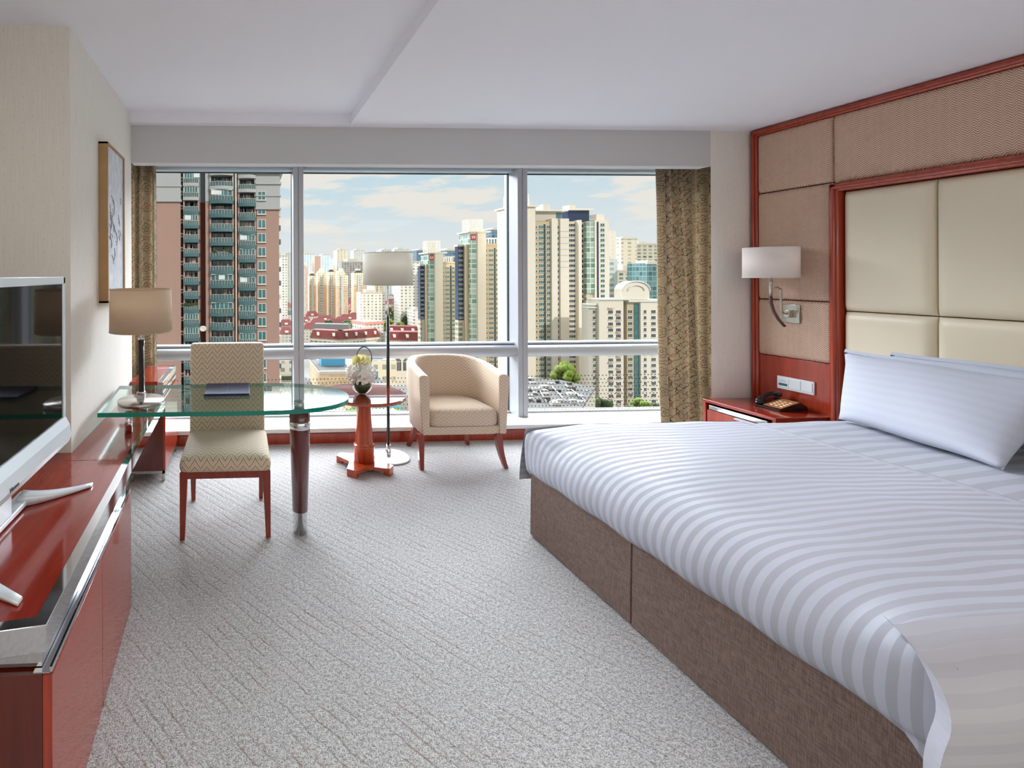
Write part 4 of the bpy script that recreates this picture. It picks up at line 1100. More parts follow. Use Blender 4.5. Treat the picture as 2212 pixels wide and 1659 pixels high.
BLK = [('highrise', 'pale white high-rise with rows of windows far behind the pink tower edge', 43.0, 50.4, 520, 540, 23.3, 'F_WHITE'),
('highrise', 'grey-white high-rise at the skyline just left of the first window mullion', 102.1, 120.9, 1100, 1140, 53.1, 'F_GREY'),
('highrise', 'pale blue-white skyline tower right beside the first window mullion', 145.0, 179.9, 1150, 1190, 53.1, 'F_BLUEW'),
('highrise', 'plain brownish pink skyline block between two pale blue towers', 165.8, 179.7, 1060, 1100, 43.8, 'F_PINK'),
('highrise', 'blue-grey skyline tower pair, left of the cream stepped tower', 201.3, 222.8, 1180, 1220, 53.3, 'F_BLUEW'),
('highrise', 'low pale blue skyline block directly left of the cream stepped tower', 236.0, 256.3, 1250, 1290, 46.4, 'F_BLUEW'),
('highrise', 'cream stepped skyline tower, tallest left of the floor lamp shade', 208.1, 231.9, 1015, 1055, 56.2, 'F_CREAM'),
('office_block', 'wide dark grid office block left of the floor lamp shade', 206.6, 259.5, 960, 1000, 28.3, 'F_DARK'),
('highrise', 'grey skyline tower touching the left edge of the floor lamp shade', 314.2, 346.0, 1300, 1340, 70.3, 'F_GREY'),
('highrise', 'skyline tower whose roof peeks above the floor lamp shade, left one', 333.3, 358.1, 1100, 1140, 60.8, 'F_GREY'),
('highrise', 'wide skyline tower peeking above the right half of the floor lamp shade', 381.5, 419.4, 1150, 1190, 64.6, 'F_GREY'),
('highrise', 'blue-green glass skyline block right of the floor lamp shade', 304.9, 326.4, 800, 840, 43.8, 'F_BLUEG'),
('highrise', 'white slab with dark window dots right of the floor lamp', 154.8, 175.2, 450, 468, 14.0, 'F_DOTS'),
('apartment_block', 'white block with dark window dots below the floor lamp shade', 120.8, 146.3, 470, 488, -17.3, 'F_DOTS'),
('apartment_block', 'small white block low down beside the blue glass tower', 160.0, 167.6, 428, 446, -31.9, 'F_DOTS'),
('highrise', 'dark blue glass tower behind the tallest cream tower, left of the second mullion', 230.8, 244.0, 420, 445, 43.0, 'F_BLUEG'),
('highrise', 'blue-green glass block between the two twin cream towers', 187.0, 200.1, 420, 445, 23.7, 'F_BLUEG'),
('highrise', 'cream flat-topped block just right of the tallest right-hand tower', 261.2, 267.0, 320, 338, 31.8, 'F_CREAMP'),
('highrise', 'cream and grey high-rise with bay windows in the right window', 330.0, 344.3, 390, 410, 31.8, 'F_CREAM'),
('highrise', 'high-rise with green windows and an open roof frame beside the right curtain', 352.2, 372.1, 400, 420, 27.8, 'F_GREENW'),
('apartment_block', 'low grey block with green glazing in front of the right high-rises', 282.6, 318.1, 340, 358, 3.5, 'F_GREENW'),
('apartment_block', 'slim grey residential block beside the cream flat-topped block', 245.5, 251.3, 300, 315, 11.0, 'F_GREY'),
('highrise', 'green glass tower edge half hidden by the right curtain', 253.8, 266.5, 280, 295, 7.9, 'F_GREEN')]
RES = [('pale pink residential tower beside the first mullion, behind the orange ones', 97.4, 108.1, 760, 16.6, 'F_PINKW', -16.0),
('leftmost cream and orange residential tower', 95.2, 107.2, 660, 0.1, 'F_OR', -13.7),
('cream and orange tower with grey pitched cap, second from left', 104.0, 118.2, 640, 4.0, 'F_OR', -13.3),
('cream and orange tower with white balcony bands, third from left', 115.2, 127.1, 620, 5.2, 'F_OR', -12.8),
('broadest cream and orange tower, left of the lamp shade', 123.7, 138.3, 600, 3.8, 'F_OR', -12.3),
('cream and orange tower cut by the left edge of the lamp shade', 154.7, 173.0, 640, 4.0, 'F_OR', -13.3),
('orange tower visible only under the lamp shade', 190.5, 202.7, 660, 2.8, 'F_OR', -13.7)]
HOU = [(148.8, 1000, 35.4, -48.5, 'low'),
(180.6, 980, 34.8, -49.5, 'low'),
(217.1, 900, 34.0, -50.7, 'red'),
(126.9, 850, 29.2, -51.2, 'red'),
(156.8, 830, 30.3, -49.1, 'red'),
(165.1, 760, 27.8, -51.7, 'red'),
(181.9, 740, 24.2, -53.3, 'orange'),
(330.7, 1000, 22.6, -44.5, 'low'),
(279.4, 850, 19.2, -50.3, 'red'),
(233.7, 700, 17.3, -53.1, 'red'),
(110.7, 690, 22.4, -55.1, 'red'),
(132.7, 670, 28.5, -54.8, 'red'),
(166.8, 705, 33.0, -59.1, 'red'),
(77.4, 560, 11.4, -56.2, 'red'),
(102.4, 570, 24.3, -55.5, 'red'),
(134.3, 575, 28.1, -54.8, 'red'),
(91.6, 605, 18.3, -52.9, 'red'),
(75.8, 800, 20.9, -52.9, 'orange'),
(60.3, 650, 17.0, -54.4, 'grey'),
(47.0, 500, 14.1, -53.5, 'maroon'),
(41.8, 440, 13.3, -54.8, 'maroon')]
for k, (nm, lab, x0, x1, y0, y1, zt, mt) in enumerate(BLK):
    o = tag(obj(nm, B().box(x0, x1, y0, y1, GZ, zt), FM[mt]), lab, 'building')
    w_ = x1-x0; h_ = max(2.0, w_*0.12)
    obj('rooftop_house', B().box(x0+w_*0.25, x1-w_*0.35, y0+3, y1-3, zt, zt+h_), GREYCREAM, o)
    if w_ > 6: obj('parapet', B().box(x0-0.3, x1+0.3, y0-0.4, y0+0.8, zt-0.6, zt+0.8), GREYCREAM, o)
for k, (lab, x0, x1, y0, zt, mt, zb) in enumerate(RES):
    o = tag(obj('residential_tower', B().box(x0, x1-(x1-x0)*0.28, y0, y0+16, GZ, zt), FM[mt]), lab, 'building', 'cream and orange residential towers')
    w_ = x1-x0
    obj('side_wing', B().box(x1-w_*0.28, x1, y0+3, y0+15, GZ, zt-3), FM[mt], o)
    obj('balcony_stack', B().box(x0+w_*0.28, x0+w_*0.52, y0-1.4, y0, GZ, zt-4), F_GREY, o)
    b = B(); b.prism([(x0, zt), (x0+w_*0.72, zt), (x0+w_*0.5, zt+3.2), (x0+w_*0.2, zt+3.2)], y0, y0+10, axis='Y'); obj('pitched_cap', b, ROOFG if k % 2 else CREAM, o)
    obj('roof_tank_house', B().box(x0+w_*0.3, x0+w_*0.6, y0+5, y0+12, zt, zt+6.0), CREAM, o)
HL = {'low': 'low pale roofed house among the far roofs', 'red': 'white walled house with red hipped roof', 'orange': 'house with pale orange hipped roof', 'grey': 'grey roofed white house beside the pink tower edge', 'maroon': 'maroon roofed house seen between the pink tower and the first mullion'}
HP = ['far back near the first mullion', 'far back, second from the mullion', 'far back left of the lamp pole', 'near the mullion, third row', 'third row, in the middle', 'third row, right of the middle', 'with its ridge left of the white dotted block',
      'far back right of the lamp pole', 'high up right of the lamp pole', 'directly right of the lamp pole', 'fourth row by the mullion', 'fourth row in the middle', 'fourth row left of the white dotted block',
      'front row touching the mullion', 'front row with a long eave', 'front row nearest the white dotted block', 'between third and fourth row', 'small, beside the pink tower edge', '', 'upper one', 'lower one']
for k, (xc, y0, wd, ze, kind) in enumerate(HOU):
    hgt = 6.0 if kind != 'low' else 3.0; dep = 16.0
    x0, x1 = xc-wd/2, xc+wd/2
    o = tag(obj('house', B().box(x0, x1, y0, y0+dep, GZ, ze), F_HOUSE), (HL[kind] + ', ' + HP[k]).strip(', '), 'house', 'low-rise houses with hipped roofs')
    e = 0.9; b = B(); v = [b.bm.verts.new(p) for p in ((x0-e, y0-e, ze), (x1+e, y0-e, ze), (x1+e, y0+dep+e, ze), (x0-e, y0+dep+e, ze), (x0+wd*0.22, y0+dep/2, ze+hgt), (x1-wd*0.22, y0+dep/2, ze+hgt))]
    for q in ((0,1,5,4), (1,2,5), (2,3,4,5), (3,0,4), (3,2,1,0)): b.bm.faces.new([v[i] for i in q])
    obj('hip_roof', b, {'low': ROOFG, 'red': ROOFR, 'orange': ROOFO, 'grey': ROOFG, 'maroon': ROOFR}[kind], o)
    b = B(); b.box(xc-1.6, xc+1.6, y0+0.5, y0+5, ze+0.5, ze+2.6); obj('dormer', b, CREAM, o)

MORE = [(71.5, 470, 22, -53.6, 'red', 'right behind the grey flat roofed block, left one'), (104.5, 522, 18, -54.5, 'red', 'behind the grey flat roofed block, right one'), (88.5, 535, 22, -55.2, 'red', 'second behind the grey flat roofed block'),
        (118.5, 545, 20, -54.6, 'red', 'touching the white dotted block low down'), (152.0, 610, 22, -55.0, 'red', 'half hidden by the white dotted block'), (83.0, 720, 22, -54.2, 'low', 'fifth row by the mullion'), (136.5, 735, 24, -53.0, 'orange', 'fifth row in the middle'),
        (110.0, 800, 26, -53.0, 'red', 'far row between mullion and lamp'), (190.5, 830, 26, -51.0, 'red', 'far row left of the lamp shade'), (146.5, 900, 28, -50.5, 'low', 'farthest row near the mullion'), (252.0, 800, 20, -50.5, 'red', 'second row behind the lamp pole'),
        (222.0, 650, 14, -54.0, 'red', 'just right of the white dotted block'), (51.5, 560, 15, -54.5, 'low', 'behind the maroon houses beside the pink tower'), (60.5, 745, 14, -53.5, 'red', 'far, right beside the pink tower edge')]
for k, (xc, y0, wd, ze, kind, wh) in enumerate(MORE):
    dep = 14.0; x0, x1 = xc-wd/2, xc+wd/2; hgt = 5.5 if kind != 'low' else 2.5
    o = tag(obj('house', B().box(x0, x1, y0, y0+dep, GZ, ze), F_HOUSE), (HL[kind] + ', ' + wh), 'house', 'low-rise houses with hipped roofs')
    e = 0.9; b = B(); v = [b.bm.verts.new(p) for p in ((x0-e, y0-e, ze), (x1+e, y0-e, ze), (x1+e, y0+dep+e, ze), (x0-e, y0+dep+e, ze), (x0+wd*0.25, y0+dep/2, ze+hgt), (x1-wd*0.25, y0+dep/2, ze+hgt))]
    for q in ((0,1,5,4), (1,2,5), (2,3,4,5), (3,0,4), (3,2,1,0)): b.bm.faces.new([v[i] for i in q])
    obj('hip_roof', b, {'low': ROOFG, 'red': ROOFR, 'orange': ROOFO}[kind], o)

# long mansard terrace and its neighbours
def wingrow(name, label, pts, depth, zg, ze, zr, wallm, roofm, dormers=True):
    t = thing(name, label, 'building', (pts[0][0], pts[0][1], zg))
    for (a, c) in zip(pts, pts[1:]):
        d = Vector((c[0]-a[0], c[1]-a[1])); L = d.length; d /= L; nn = Vector((-d.y, d.x))
        def P(s, o_): return (a[0]+d.x*s+nn.x*o_, a[1]+d.y*s+nn.y*o_)
        b = B(); b.prism([P(0, 0), P(L, 0), P(L, depth), P(0, depth)], zg, ze); obj('terrace_wall', b, wallm, t)
        b = B(); lo = [P(-0.5, -1.0), P(L+0.5, -1.0), P(L+0.5, depth), P(-0.5, depth)]; hi = [P(1, 3.0), P(L-1, 3.0), P(L-1, depth-3), P(1, depth-3)]
        b.loft([[(x, y, ze) for x, y in lo], [(x, y, zr) for x, y in hi]], smooth=False); rf = obj('mansard_roof', b, roofm, t)
        if dormers:
            k_ = max(2, int(L/9))
            for i in range(k_):
                s = L*(i+0.5)/k_; x, y = P(s, 0.2); zc = ze + (zr-ze)*0.35
                b = B(); b.box(x-0.9, x+0.9, y-0.6, y+2.2, zc, zc+2.4); obj('dormer', b, CREAM, rf)
        b = B()
        for f_ in range(4):
            zz_ = ze-1.2-f_*3.3; p0, p1 = P(0.5, -0.9), P(L-0.5, -0.9); p2, p3 = P(L-0.5, 0), P(0.5, 0)
            b.prism([p0, p1, p2, p3], zz_-1.0, zz_)
        obj('gallery_bands', b, CREAM, t)
wingrow('terrace_building', 'long terrace with a maroon mansard roof and white dormers just above the handrail', [(56.4, 385), (80.0, 372), (116.0, 388)], 14, GZ, -51.0, -44.6, F_HOUSE, ROOFR)
wingrow('terrace_building', 'dark grey flat roofed block directly behind the maroon mansard terrace', [(62.0, 410), (92.0, 400)], 16, GZ, -45.8, -42.5, F_HOUSE, ROOFG, False)
wingrow('terrace_building', 'maroon roofed terrace with white ridges right of the lamp pole', [(118.0, 372), (148.0, 366)], 16, GZ, -52.0, -45.5, F_HOUSE, ROOFR)
wingrow('terrace_building', 'second maroon roofed terrace behind, left of the blue glass tower', [(128.0, 408), (154.0, 400)], 16, GZ, -51.0, -44.8, F_HOUSE, ROOFR)
t = thing('school_building', 'white four storey block with a salmon roof edge beside the lamp pole', 'building', (118, 432, GZ))
b = B(); b.prism([(105.5, 442), (112.0, 422), (132.0, 430), (122, 446)], GZ, -42.6); obj('block_walls', b, F_DOTS, t)
b = B(); b.prism([(105.0, 442), (112.0, 421.2), (132.6, 429.6), (122.2, 446.6)], -44.8, -42.2); obj('roof_edge', b, simple('salmon_edge', rgb(226, 158, 142), 0.8), t)

# ---------------- generic slab tower with windows as parts
def winmesh(w_, h_, glassm, mull=2, sill=True):
    b = B(); b.box(-w_/2, w_/2, -0.06, 0.1, 0, h_, mi=1)
    pw = (w_-0.12*(mull+1))/mull
    for i in range(mull): b.box(-w_/2+0.12+i*(pw+0.12), -w_/2+0.12+i*(pw+0.12)+pw, -0.075, 0, 0.10, h_-0.10, mi=0)
    if sill: b.box(-w_/2-0.1, w_/2+0.1, -0.35, 0.0, -0.15, 0.0, mi=1)
    me = bpy.data.meshes.new('window'); bmesh.ops.recalc_face_normals(b.bm, faces=b.bm.faces); b.bm.to_mesh(me); b.bm.free(); me.materials.append(glassm); me.materials.append(WFRAME); boxuv(me)
    return me
def wincol(name, parent, xc, y, ztop, zbot, pitch, w_, h_, glassm, mull=2, cap=100):
    me = winmesh(w_, h_, glassm, mull); z = ztop - h_; k = 0; base = wloc(parent)
    while z > zbot and k < cap:
        o = bpy.data.objects.new(name, me); COL.objects.link(o); o.parent = parent; o.location = Vector((xc, y, z)) - base
        z -= pitch; k += 1
    return k
def lattice(name, parent, x0, x1, y0, y1, z0, z1, nx, nz):
    b = B(); r = 0.16
    for i in range(nx+1):
        x = x0+(x1-x0)*i/nx
        b.box(x-r, x+r, y0-r, y0+r, z0, z1); b.box(x-r, x+r, y1-r, y1+r, z0, z1)
    for j in range(nz+1):
        z = z0+(z1-z0)*j/nz
        b.box(x0, x1, y0-r, y0+r, z-r, z+r); b.box(x0, x1, y1-r, y1+r, z-r, z+r); b.box(x0-r, x0+r, y0, y1, z-r, z+r); b.box(x1-r, x1+r, y0, y1, z-r, z+r)
    return obj(name, b, LATT, parent)

def twin(label, D, X, zc, zb, zl, zleft):
    # X: left edge of the blue glass, tan strip, green glass, cream shaft, tan bay, dark side, end
    t = thing('residential_highrise', label, 'building', (X[3], D, GZ))
    obj('blue_glass_wing', B().box(X[0]+2.2, X[1]+0.2, D+5, D+9, -30.0+zleft*0.2, zleft), BLUEGL, t)
    obj('lower_left_wing', B().box(X[0]+2.0, X[1]+0.1, D+4.6, D+9, GZ, -30.0+zleft*0.2), F_GREENW, t)
    obj('wing_roof', B().box(X[0]+1.7, X[1]+0.6, D+4.4, D+9.5, zleft, zleft+1.2), GREYCREAM, t)
    obj('tan_strip', B().box(X[1], X[2], D+2, D+14, GZ, zc-7), TAN, t)
    obj('green_glass_shaft', B().box(X[2], X[3], D+0.8, D+14, GZ, zc), GRNGL, t)
    obj('cream_shaft', B().box(X[3], X[4], D, D+14, GZ, zc), CREAM, t)
    obj('tan_bay', B().box(X[4], X[5], D+1.0, D+15, GZ, zb), TAN, t)
    obj('bay_shade_strip', B().box(X[4]+(X[5]-X[4])*0.60, X[4]+(X[5]-X[4])*0.70, D+0.9, D+1.2, GZ, zb-1.5), DARKTONE, t)  # flat dark strip on the bay face, coloured like a shaded recess
    obj('side_wall', B().box(X[5], X[6], D+2.5, D+15, GZ, zb-1), DARKTONE, t)  # side wall coloured dark to stand for its shade
    obj('crown_slab', B().box(X[2]-1.5, X[4]+2.5, D-1.0, D+14, zc, zc+0.8), LATT, t)
    obj('bay_parapet', B().box(X[4]-0.3, X[5]+0.4, D+0.6, D+8, zb, zb+1.0), TAN, t)
    lattice('bay_pergola', t, X[4]+2.5, X[5]+0.5, D+2, D+8, zb+1, zb+4.5, 4, 1)
    lattice('roof_lattice', t, X[2]+0.2, X[4]-0.6, D+3, D+10, zc+0.8, zl, 8, 7)
    b = B(); s = (X[3]-X[2]); b.box(X[2]+s*0.18, X[3]-s*0.15, D+0.6, D+0.85, zc-4.6, zc-0.9); sg = obj('red_sign', b, SIGNRED, t)
    xm = (X[2]+X[3])/2; b = B(); b.box(xm-1.0, xm-0.6, D+0.5, D+0.65, zc-3.4, zc-1.9); b.box(xm+0.6, xm+1.0, D+0.5, D+0.65, zc-3.4, zc-1.9); b.box(xm-0.6, xm+0.6, D+0.5, D+0.65, zc-3.4, zc-3.0); b.box(xm-0.25, xm+0.25, D+0.5, D+0.65, zc-2.4, zc-2.0); obj('sign_symbol', b, SIGNWHITE, sg)
    W_ = X[5]-X[4]
    wincol('small_window', t, X[4]+W_*0.10, D+1.0, zb-2.5, -66, 2.9, W_*0.09, 1.2, WINGD, 1)
    wincol('window', t, X[4]+W_*0.40, D+1.0, zb-2.2, -66, 2.9, W_*0.34, 1.7, WINGL, 3)
    wincol('bay_window', t, X[4]+W_*0.84, D+1.0, zb-2.2, -66, 2.9, W_*0.24, 1.7, WINGL, 2)
    wincol('glass_spandrel', t, (X[0]+2.2+X[1])/2, D+5.0, zleft-2, -66, 2.9, (X[1]-X[0]-2.2)*0.75, 0.9, WINGL, 3)
    return t
twin('tallest cream and green glass tower with a white roof lattice, left of the second mullion', 270, [128.1, 133.7, 135.4, 139.9, 145.0, 154.0, 155.6], 26.3, 18.6, 34.3, 18.2)
twin('lower twin of the cream and green glass tower, right of the lamp shade', 300, [116.5, 121.6, 122.6, 126.7, 132.0, 140.8, 142.4], 15.2, 8.6, 23.6, 7.0)

# tallest right-hand tower
t = thing('residential_highrise', 'cream tower with tan bay and white roof lattice, first right of the second mullion', 'building', (160, 240, GZ))
obj('cream_shaft', B().box(144.0, 155.8, 240, 256, GZ, 37.1), CREAM, t); obj('crown_slab', B().box(143, 157.4, 239, 257, 37.1, 37.9), LATT, t)
lattice('roof_lattice', t, 144.5, 153.6, 242, 250, 37.9, 44.2, 9, 6)
obj('tan_bay', B().box(155.8, 164.8, 241, 256, GZ, 29.5), TAN, t); obj('bay_shade_strip', B().box(161.0, 162.0, 240.9, 241.4, GZ, 28), DARKTONE, t)  # the bay's dark strip paints recess shade; nothing is cut in
obj('cream_fin', B().box(164.8, 168.0, 240, 256, GZ, 31.0), CREAM, t)
obj('stair_strip', B().box(168.0, 169.8, 241.2, 256, GZ, 30), GREYCREAM, t); obj('end_wall', B().box(169.8, 174.6, 240.4, 256, GZ, 31), CREAM, t)
obj('penthouse', B().box(158.5, 173.2, 244, 254, 30, 35.2), GREYCREAM, t); obj('penthouse_slab', B().box(157.5, 175.5, 242, 255, 35.2, 35.9), LATT, t); obj('lift_house', B().box(164, 168, 246, 252, 35.9, 39.5), GREYCREAM, t)
obj('penthouse_glass', B().box(170.0, 173.0, 243.9, 244.1, 31.5, 34.6), WINGL, t)
wincol('small_window', t, 157.0, 241, 27, -66, 2.95, 0.9, 1.2, WINGD, 1); wincol('window', t, 159.6, 241, 27.4, -66, 2.95, 2.9, 1.8, WINGL, 3)
wincol('bay_window', t, 163.6, 241, 27.4, -66, 2.95, 2.1, 1.8, WINGL, 2); wincol('stair_window', t, 168.9, 241.2, 27.2, -66, 2.95, 1.2, 1.7, WINGD, 1)
b = B()
for z in (24, 20.8, 17.6, 14.4, 11.2, 8.0, 4.8): b.box(169.9, 174.5, 240.3, 240.5, z, z+0.3)
obj('shadow_grooves', b, GREYCREAM, t)

t = thing('residential_highrise', 'white and blue glass tower with a dark penthouse, second right of the second mullion', 'building', (202, 260, GZ))
obj('balcony_wing', B().box(189.0, 194.5, 262, 276, GZ, 32.0), GREYCREAM, t); obj('cream_pier', B().box(194.5, 196.4, 260, 276, GZ, 32.6), CREAM, t)
obj('balcony_recess', B().box(196.4, 199.6, 262.5, 276, GZ, 31.4), TAN, t); obj('glass_bay', B().box(199.6, 204.2, 260.4, 276, GZ+60, 31.8), GRNGL, t); obj('lower_bay', B().box(199.6, 204.2, 261, 276, GZ, GZ+60), F_GREENW, t)
obj('cream_wall', B().box(204.2, 212.6, 260, 276, GZ, 32.6), CREAM, t); obj('blue_strip', B().box(205.4, 206.4, 259.85, 260.1, -20, 31.5), BLUEGL, t)
obj('penthouse', B().box(191.0, 204.0, 264, 274, 32.6, 38.6), BLUEGL, t); obj('penthouse_slab', B().box(190.0, 205.6, 262, 275, 38.6, 39.6), LATT, t); obj('lift_house', B().box(193.5, 197.0, 266, 272, 39.6, 42.2), GREYCREAM, t)
obj('roof_house', B().box(207.6, 212.4, 263, 272, 32.6, 36.4), CREAM, t)
wincol('window', t, 191.8, 262, 30.6, -66, 2.95, 4.2, 1.7, WINGD, 3); wincol('balcony_opening', t, 198.0, 262.5, 30.4, -66, 2.95, 2.5, 2.0, WINGD, 2); wincol('bay_window', t, 208.8, 260, 30.6, -66, 2.95, 2.6, 1.8, WINGL, 2)

# near residential block on the right with pediment
t = thing('apartment_block', 'cream residential block with arched gable roof in front of the right curtain', 'building', (187, 220, GZ))
obj('end_bay', B().box(170.6, 174.8, 221.5, 226, GZ, -14.2), GREYCREAM, t); obj('main_wall', B().box(174.8, 187.2, 220, 227, GZ, -11.6), CREAM, t)
obj('recess', B().box(187.2, 189.8, 223.5, 238, GZ, -12.5), DARKTONE, t); obj('right_wall', B().box(189.8, 196.0, 221, 238, GZ, -12.5), TAN, t); obj('stair_glass', B().box(193.4, 195.8, 220.8, 221.2, GZ, -13.5), WINGL, t); obj('far_right_wall', B().box(196.0, 210.0, 220, 238, GZ, -12.0), CREAM, t)
b = B(); b.box(170.2, 175.2, 221.0, 226, -14.2, -13.4); b.box(170.3, 175.0, 220.8, 226, -15.6, -15.0); b.box(174.2, 190.0, 219.4, 227, -11.6, -10.8); b.box(189.5, 211.0, 219.4, 238, -12.6, -11.6); obj('cornices', b, WFRAME, t)
b = B(); b.box(187.5, 201.5, 221.0, 226, -11.5, -7.0); obj('gable_storey', b, CREAM, t)
b = B(); pts = [(187.5 + 14*(0.5-0.5*math.cos(PI*i/16)), -7.0 + 4.6*math.sin(PI*i/16)) for i in range(17)]; b.prism(pts, 221.0, 226, axis='Y'); ga = obj('arched_gable', b, CREAM, t)
b = B()
for R_ in (7.2, 4.2):
    b.tube([(194.5-R_*math.cos(PI*i/20), 220.7, -7.0+R_*0.64*math.sin(PI*i/20)) for i in range(21)], 0.32, 6)
obj('arch_moulding', b, WFRAME, ga)
for nm, xc, y, w_, g_, mu in (('small_window', 173.4, 221.5, 1.5, WINGD, 2), ('window', 180.6, 220, 2.5, WINGD, 3), ('window', 184.6, 220, 2.5, WINGD, 3), ('bay_window', 191.4, 221, 2.4, WINGD, 3), ('small_window', 198.2, 220, 1.5, WINGD, 2), ('bay_window', 202.5, 220, 2.4, WINGD, 3)):
    wincol(nm, t, xc, y, -16.6, -66, 2.95, w_, 1.7, g_, mu)
for zz_ in range(18):
    z = -15.2 - zz_*2.95; b = B(); b.prism([(0, 0), (-0.9, -0.45), (-0.9, -0.55), (0, -0.1)], 183.3 if zz_ % 3 else 179.2, 185.9 if zz_ % 3 else 182.0, axis='X')
    for v in b.bm.verts: v.co.y += 220; v.co.z += z
    obj('window_awning', b, simple('awning_pink', rgb(206, 170, 158), 0.7) if zz_ == 0 else MATS['awning_pink'], t)

# ---------------- the near tower on the left
t = thing('apartment_tower', 'tall salmon apartment tower with teal edged balconies filling the left window', 'building', (-4, 100, GZ))
ZG = 17.4
obj('end_wall', B().box(-22.0, -13.3, 100.0, 118, GZ, ZG), PINK, t); obj('upper_end_wall', B().box(-22.2, -13.2, 99.8, 118, ZG, 34), GREYW, t)
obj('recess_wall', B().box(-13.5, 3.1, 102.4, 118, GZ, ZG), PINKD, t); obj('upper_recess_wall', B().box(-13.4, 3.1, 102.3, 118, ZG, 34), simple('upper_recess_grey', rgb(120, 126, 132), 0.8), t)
obj('right_wall', B().box(3.0, 7.9, 100.0, 118, GZ, ZG-1.6), PINK, t); obj('upper_right_wall', B().box(2.9, 8.1, 99.8, 118, ZG-1.6, 23.2), GREYW, t)
b = B(); b.box(2.6, 8.7, 99.3, 118, 23.2, 24.0); b.box(2.8, 8.4, 99.5, 118, 21.0, 21.5); b.box(2.8, 8.3, 99.6, 118, ZG-1.8, ZG-1.4); b.box(2.8, 8.3, 99.6, 118, ZG+1.0, ZG+1.3); obj('cornice', b, GREYW, t)
b = B(); b.box(-22.4, -13.0, 99.6, 118, ZG-0.2, ZG+0.3); b.box(-22.4, -13.0, 99.6, 118, ZG+3.0, ZG+3.4); obj('string_course', b, GREYW, t)
obj('terrace_parapet', B().box(2.6, 6.2, 100, 103, 24.0, 25.2), simple('teal_rail', rgb(60, 96, 90), 0.5), t)
for (x0, x1) in ((-8.0, -7.15), (-1.75, -1.1)):
    obj('pier', B().box(x0, x1, 100.4, 103, GZ, ZG), PINK, t); obj('upper_pier', B().box(x0, x1, 100.3, 103, ZG, 32), GREYW, t)
b = B(); b.tube([(-1.43, 100.1, GZ), (-1.43, 100.1, 32)], 0.16, 8); obj('drain_pipe', b, simple('pipe_beige', rgb(200, 178, 160), 0.6), t)
LAUN = simple('laundry_cloth', rgb(176, 150, 140), 0.8, var=0.9, vs=1.3); PLANT = simple('balcony_plants', rgb(52, 70, 36), 0.8, var=0.5, vs=2); BLIND = simple('white_blind', rgb(214, 222, 220), 0.6, var=0.1, vs=3)
def arc(x0, x1, y, bulge, k=8):
    return [(x0+(x1-x0)*i/k, y - bulge*math.sin(PI*i/k)) for i in range(k+1)]
def balcony(x0, x1, z, kind, bulge, upper):
    yb, yf = 102.3, 99.6
    front = arc(x0, x1, yf, bulge)
    b = B(); b.prism([(x1, yb), (x0, yb)] + front, 0-0.35, 0.35, bevel=0.0)
    for v in b.bm.verts: v.co.z += z
    o = obj('balcony', b, GREYW if upper else TEAL, t)
    b = B(); fr_ = arc(x0+0.12, x1-0.12, yf+0.1, bulge)
    b.prism([(x1-0.12, yf+0.22), (x0+0.12, yf+0.22)] + fr_, z+0.35, z+1.25); obj('balustrade_glass', b, RAIL, o)
    b = B()
    for i in range(0, 9): x, y = fr_[i]; b.box(x-0.022, x+0.022, y-0.05, y+0.03, z+0.35, z+1.32)
    for i in range(8):
        (xa, ya), (xb, yb_) = fr_[i], fr_[i+1]; b.tube([(xa, ya-0.02, z+1.32), (xb, yb_-0.02, z+1.32)], 0.035, 5)
    obj('rail_bars', b, WFRAME, o)
    b = B(); b.box(x0-0.02, x0+0.32, yf+0.3, yb, z+0.35, z+2.68); b.box(x1-0.32, x1+0.02, yf+0.3, yb, z+0.35, z+2.68); obj('side_pillars', b, GREYW if upper else PINK, o)
    if kind == 'glazed':
        b = B(); b.prism([(x1-0.3, yf+0.5), (x0+0.3, yf+0.5)] + arc(x0+0.3, x1-0.3, yf+0.25, bulge*0.8), z+1.3, z+2.62); w_ = obj('glazed_front', b, WINGL, o)
        b = B(); fr2 = arc(x0+0.3, x1-0.3, yf+0.2, bulge*0.8, 5)
        for x, y in fr2: b.box(x-0.05, x+0.05, y-0.06, y+0.06, z+1.3, z+2.62)
        b.box(x0+0.3, x1-0.3, yf+0.2-bulge*0.8, yf+0.3-bulge*0.3, z+2.5, z+2.62)
        obj('glazing_bars', b, WFRAME, w_)
        if random.random() < 0.45:
            i = random.choice((0, 1, 2)); wd_ = (x1-x0-0.6)/3; xx = x0+0.3+i*wd_
            b = B(); b.box(xx+0.1, xx+wd_*random.choice((1, 1.6))-0.1, yf+0.14-bulge*0.7, yf+0.20-bulge*0.7, z+1.5, z+2.45); obj('blind', b, BLIND, w_)
    else:
        b = B(); b.box(x0+0.5, x1-0.5, yb-0.5, yb-0.35, z+0.4, z+2.55); w_ = obj('balcony_window', b, WINGL, o)
        b = B(); k_ = 4
        for i in range(k_+1): x = x0+0.5+(x1-x0-1.0)*i/k_; b.box(x-0.05, x+0.05, yb-0.58, yb-0.45, z+0.4, z+2.55)
        obj('glazing_bars', b, WFRAME, w_)
        b = B()
        for i in range(random.randint(3, 6)):
            x = random.uniform(x0+0.5, x1-0.9); b.box(x, x+random.uniform(0.25, 0.5), yf+0.9, yf+0.95, z+random.uniform(1.0, 1.5), z+2.3)
        obj('laundry', b, LAUN, o)
        if kind == 'plants':
            b = B()
            for i in range(14): b.ball((random.uniform(x0+0.4, x1-0.4), yf+0.1-bulge*0.5, z+1.35+random.uniform(0, 0.35)), random.uniform(0.25, 0.42), 1, jit=0.3)
            obj('balcony_plants', b, PLANT, o)
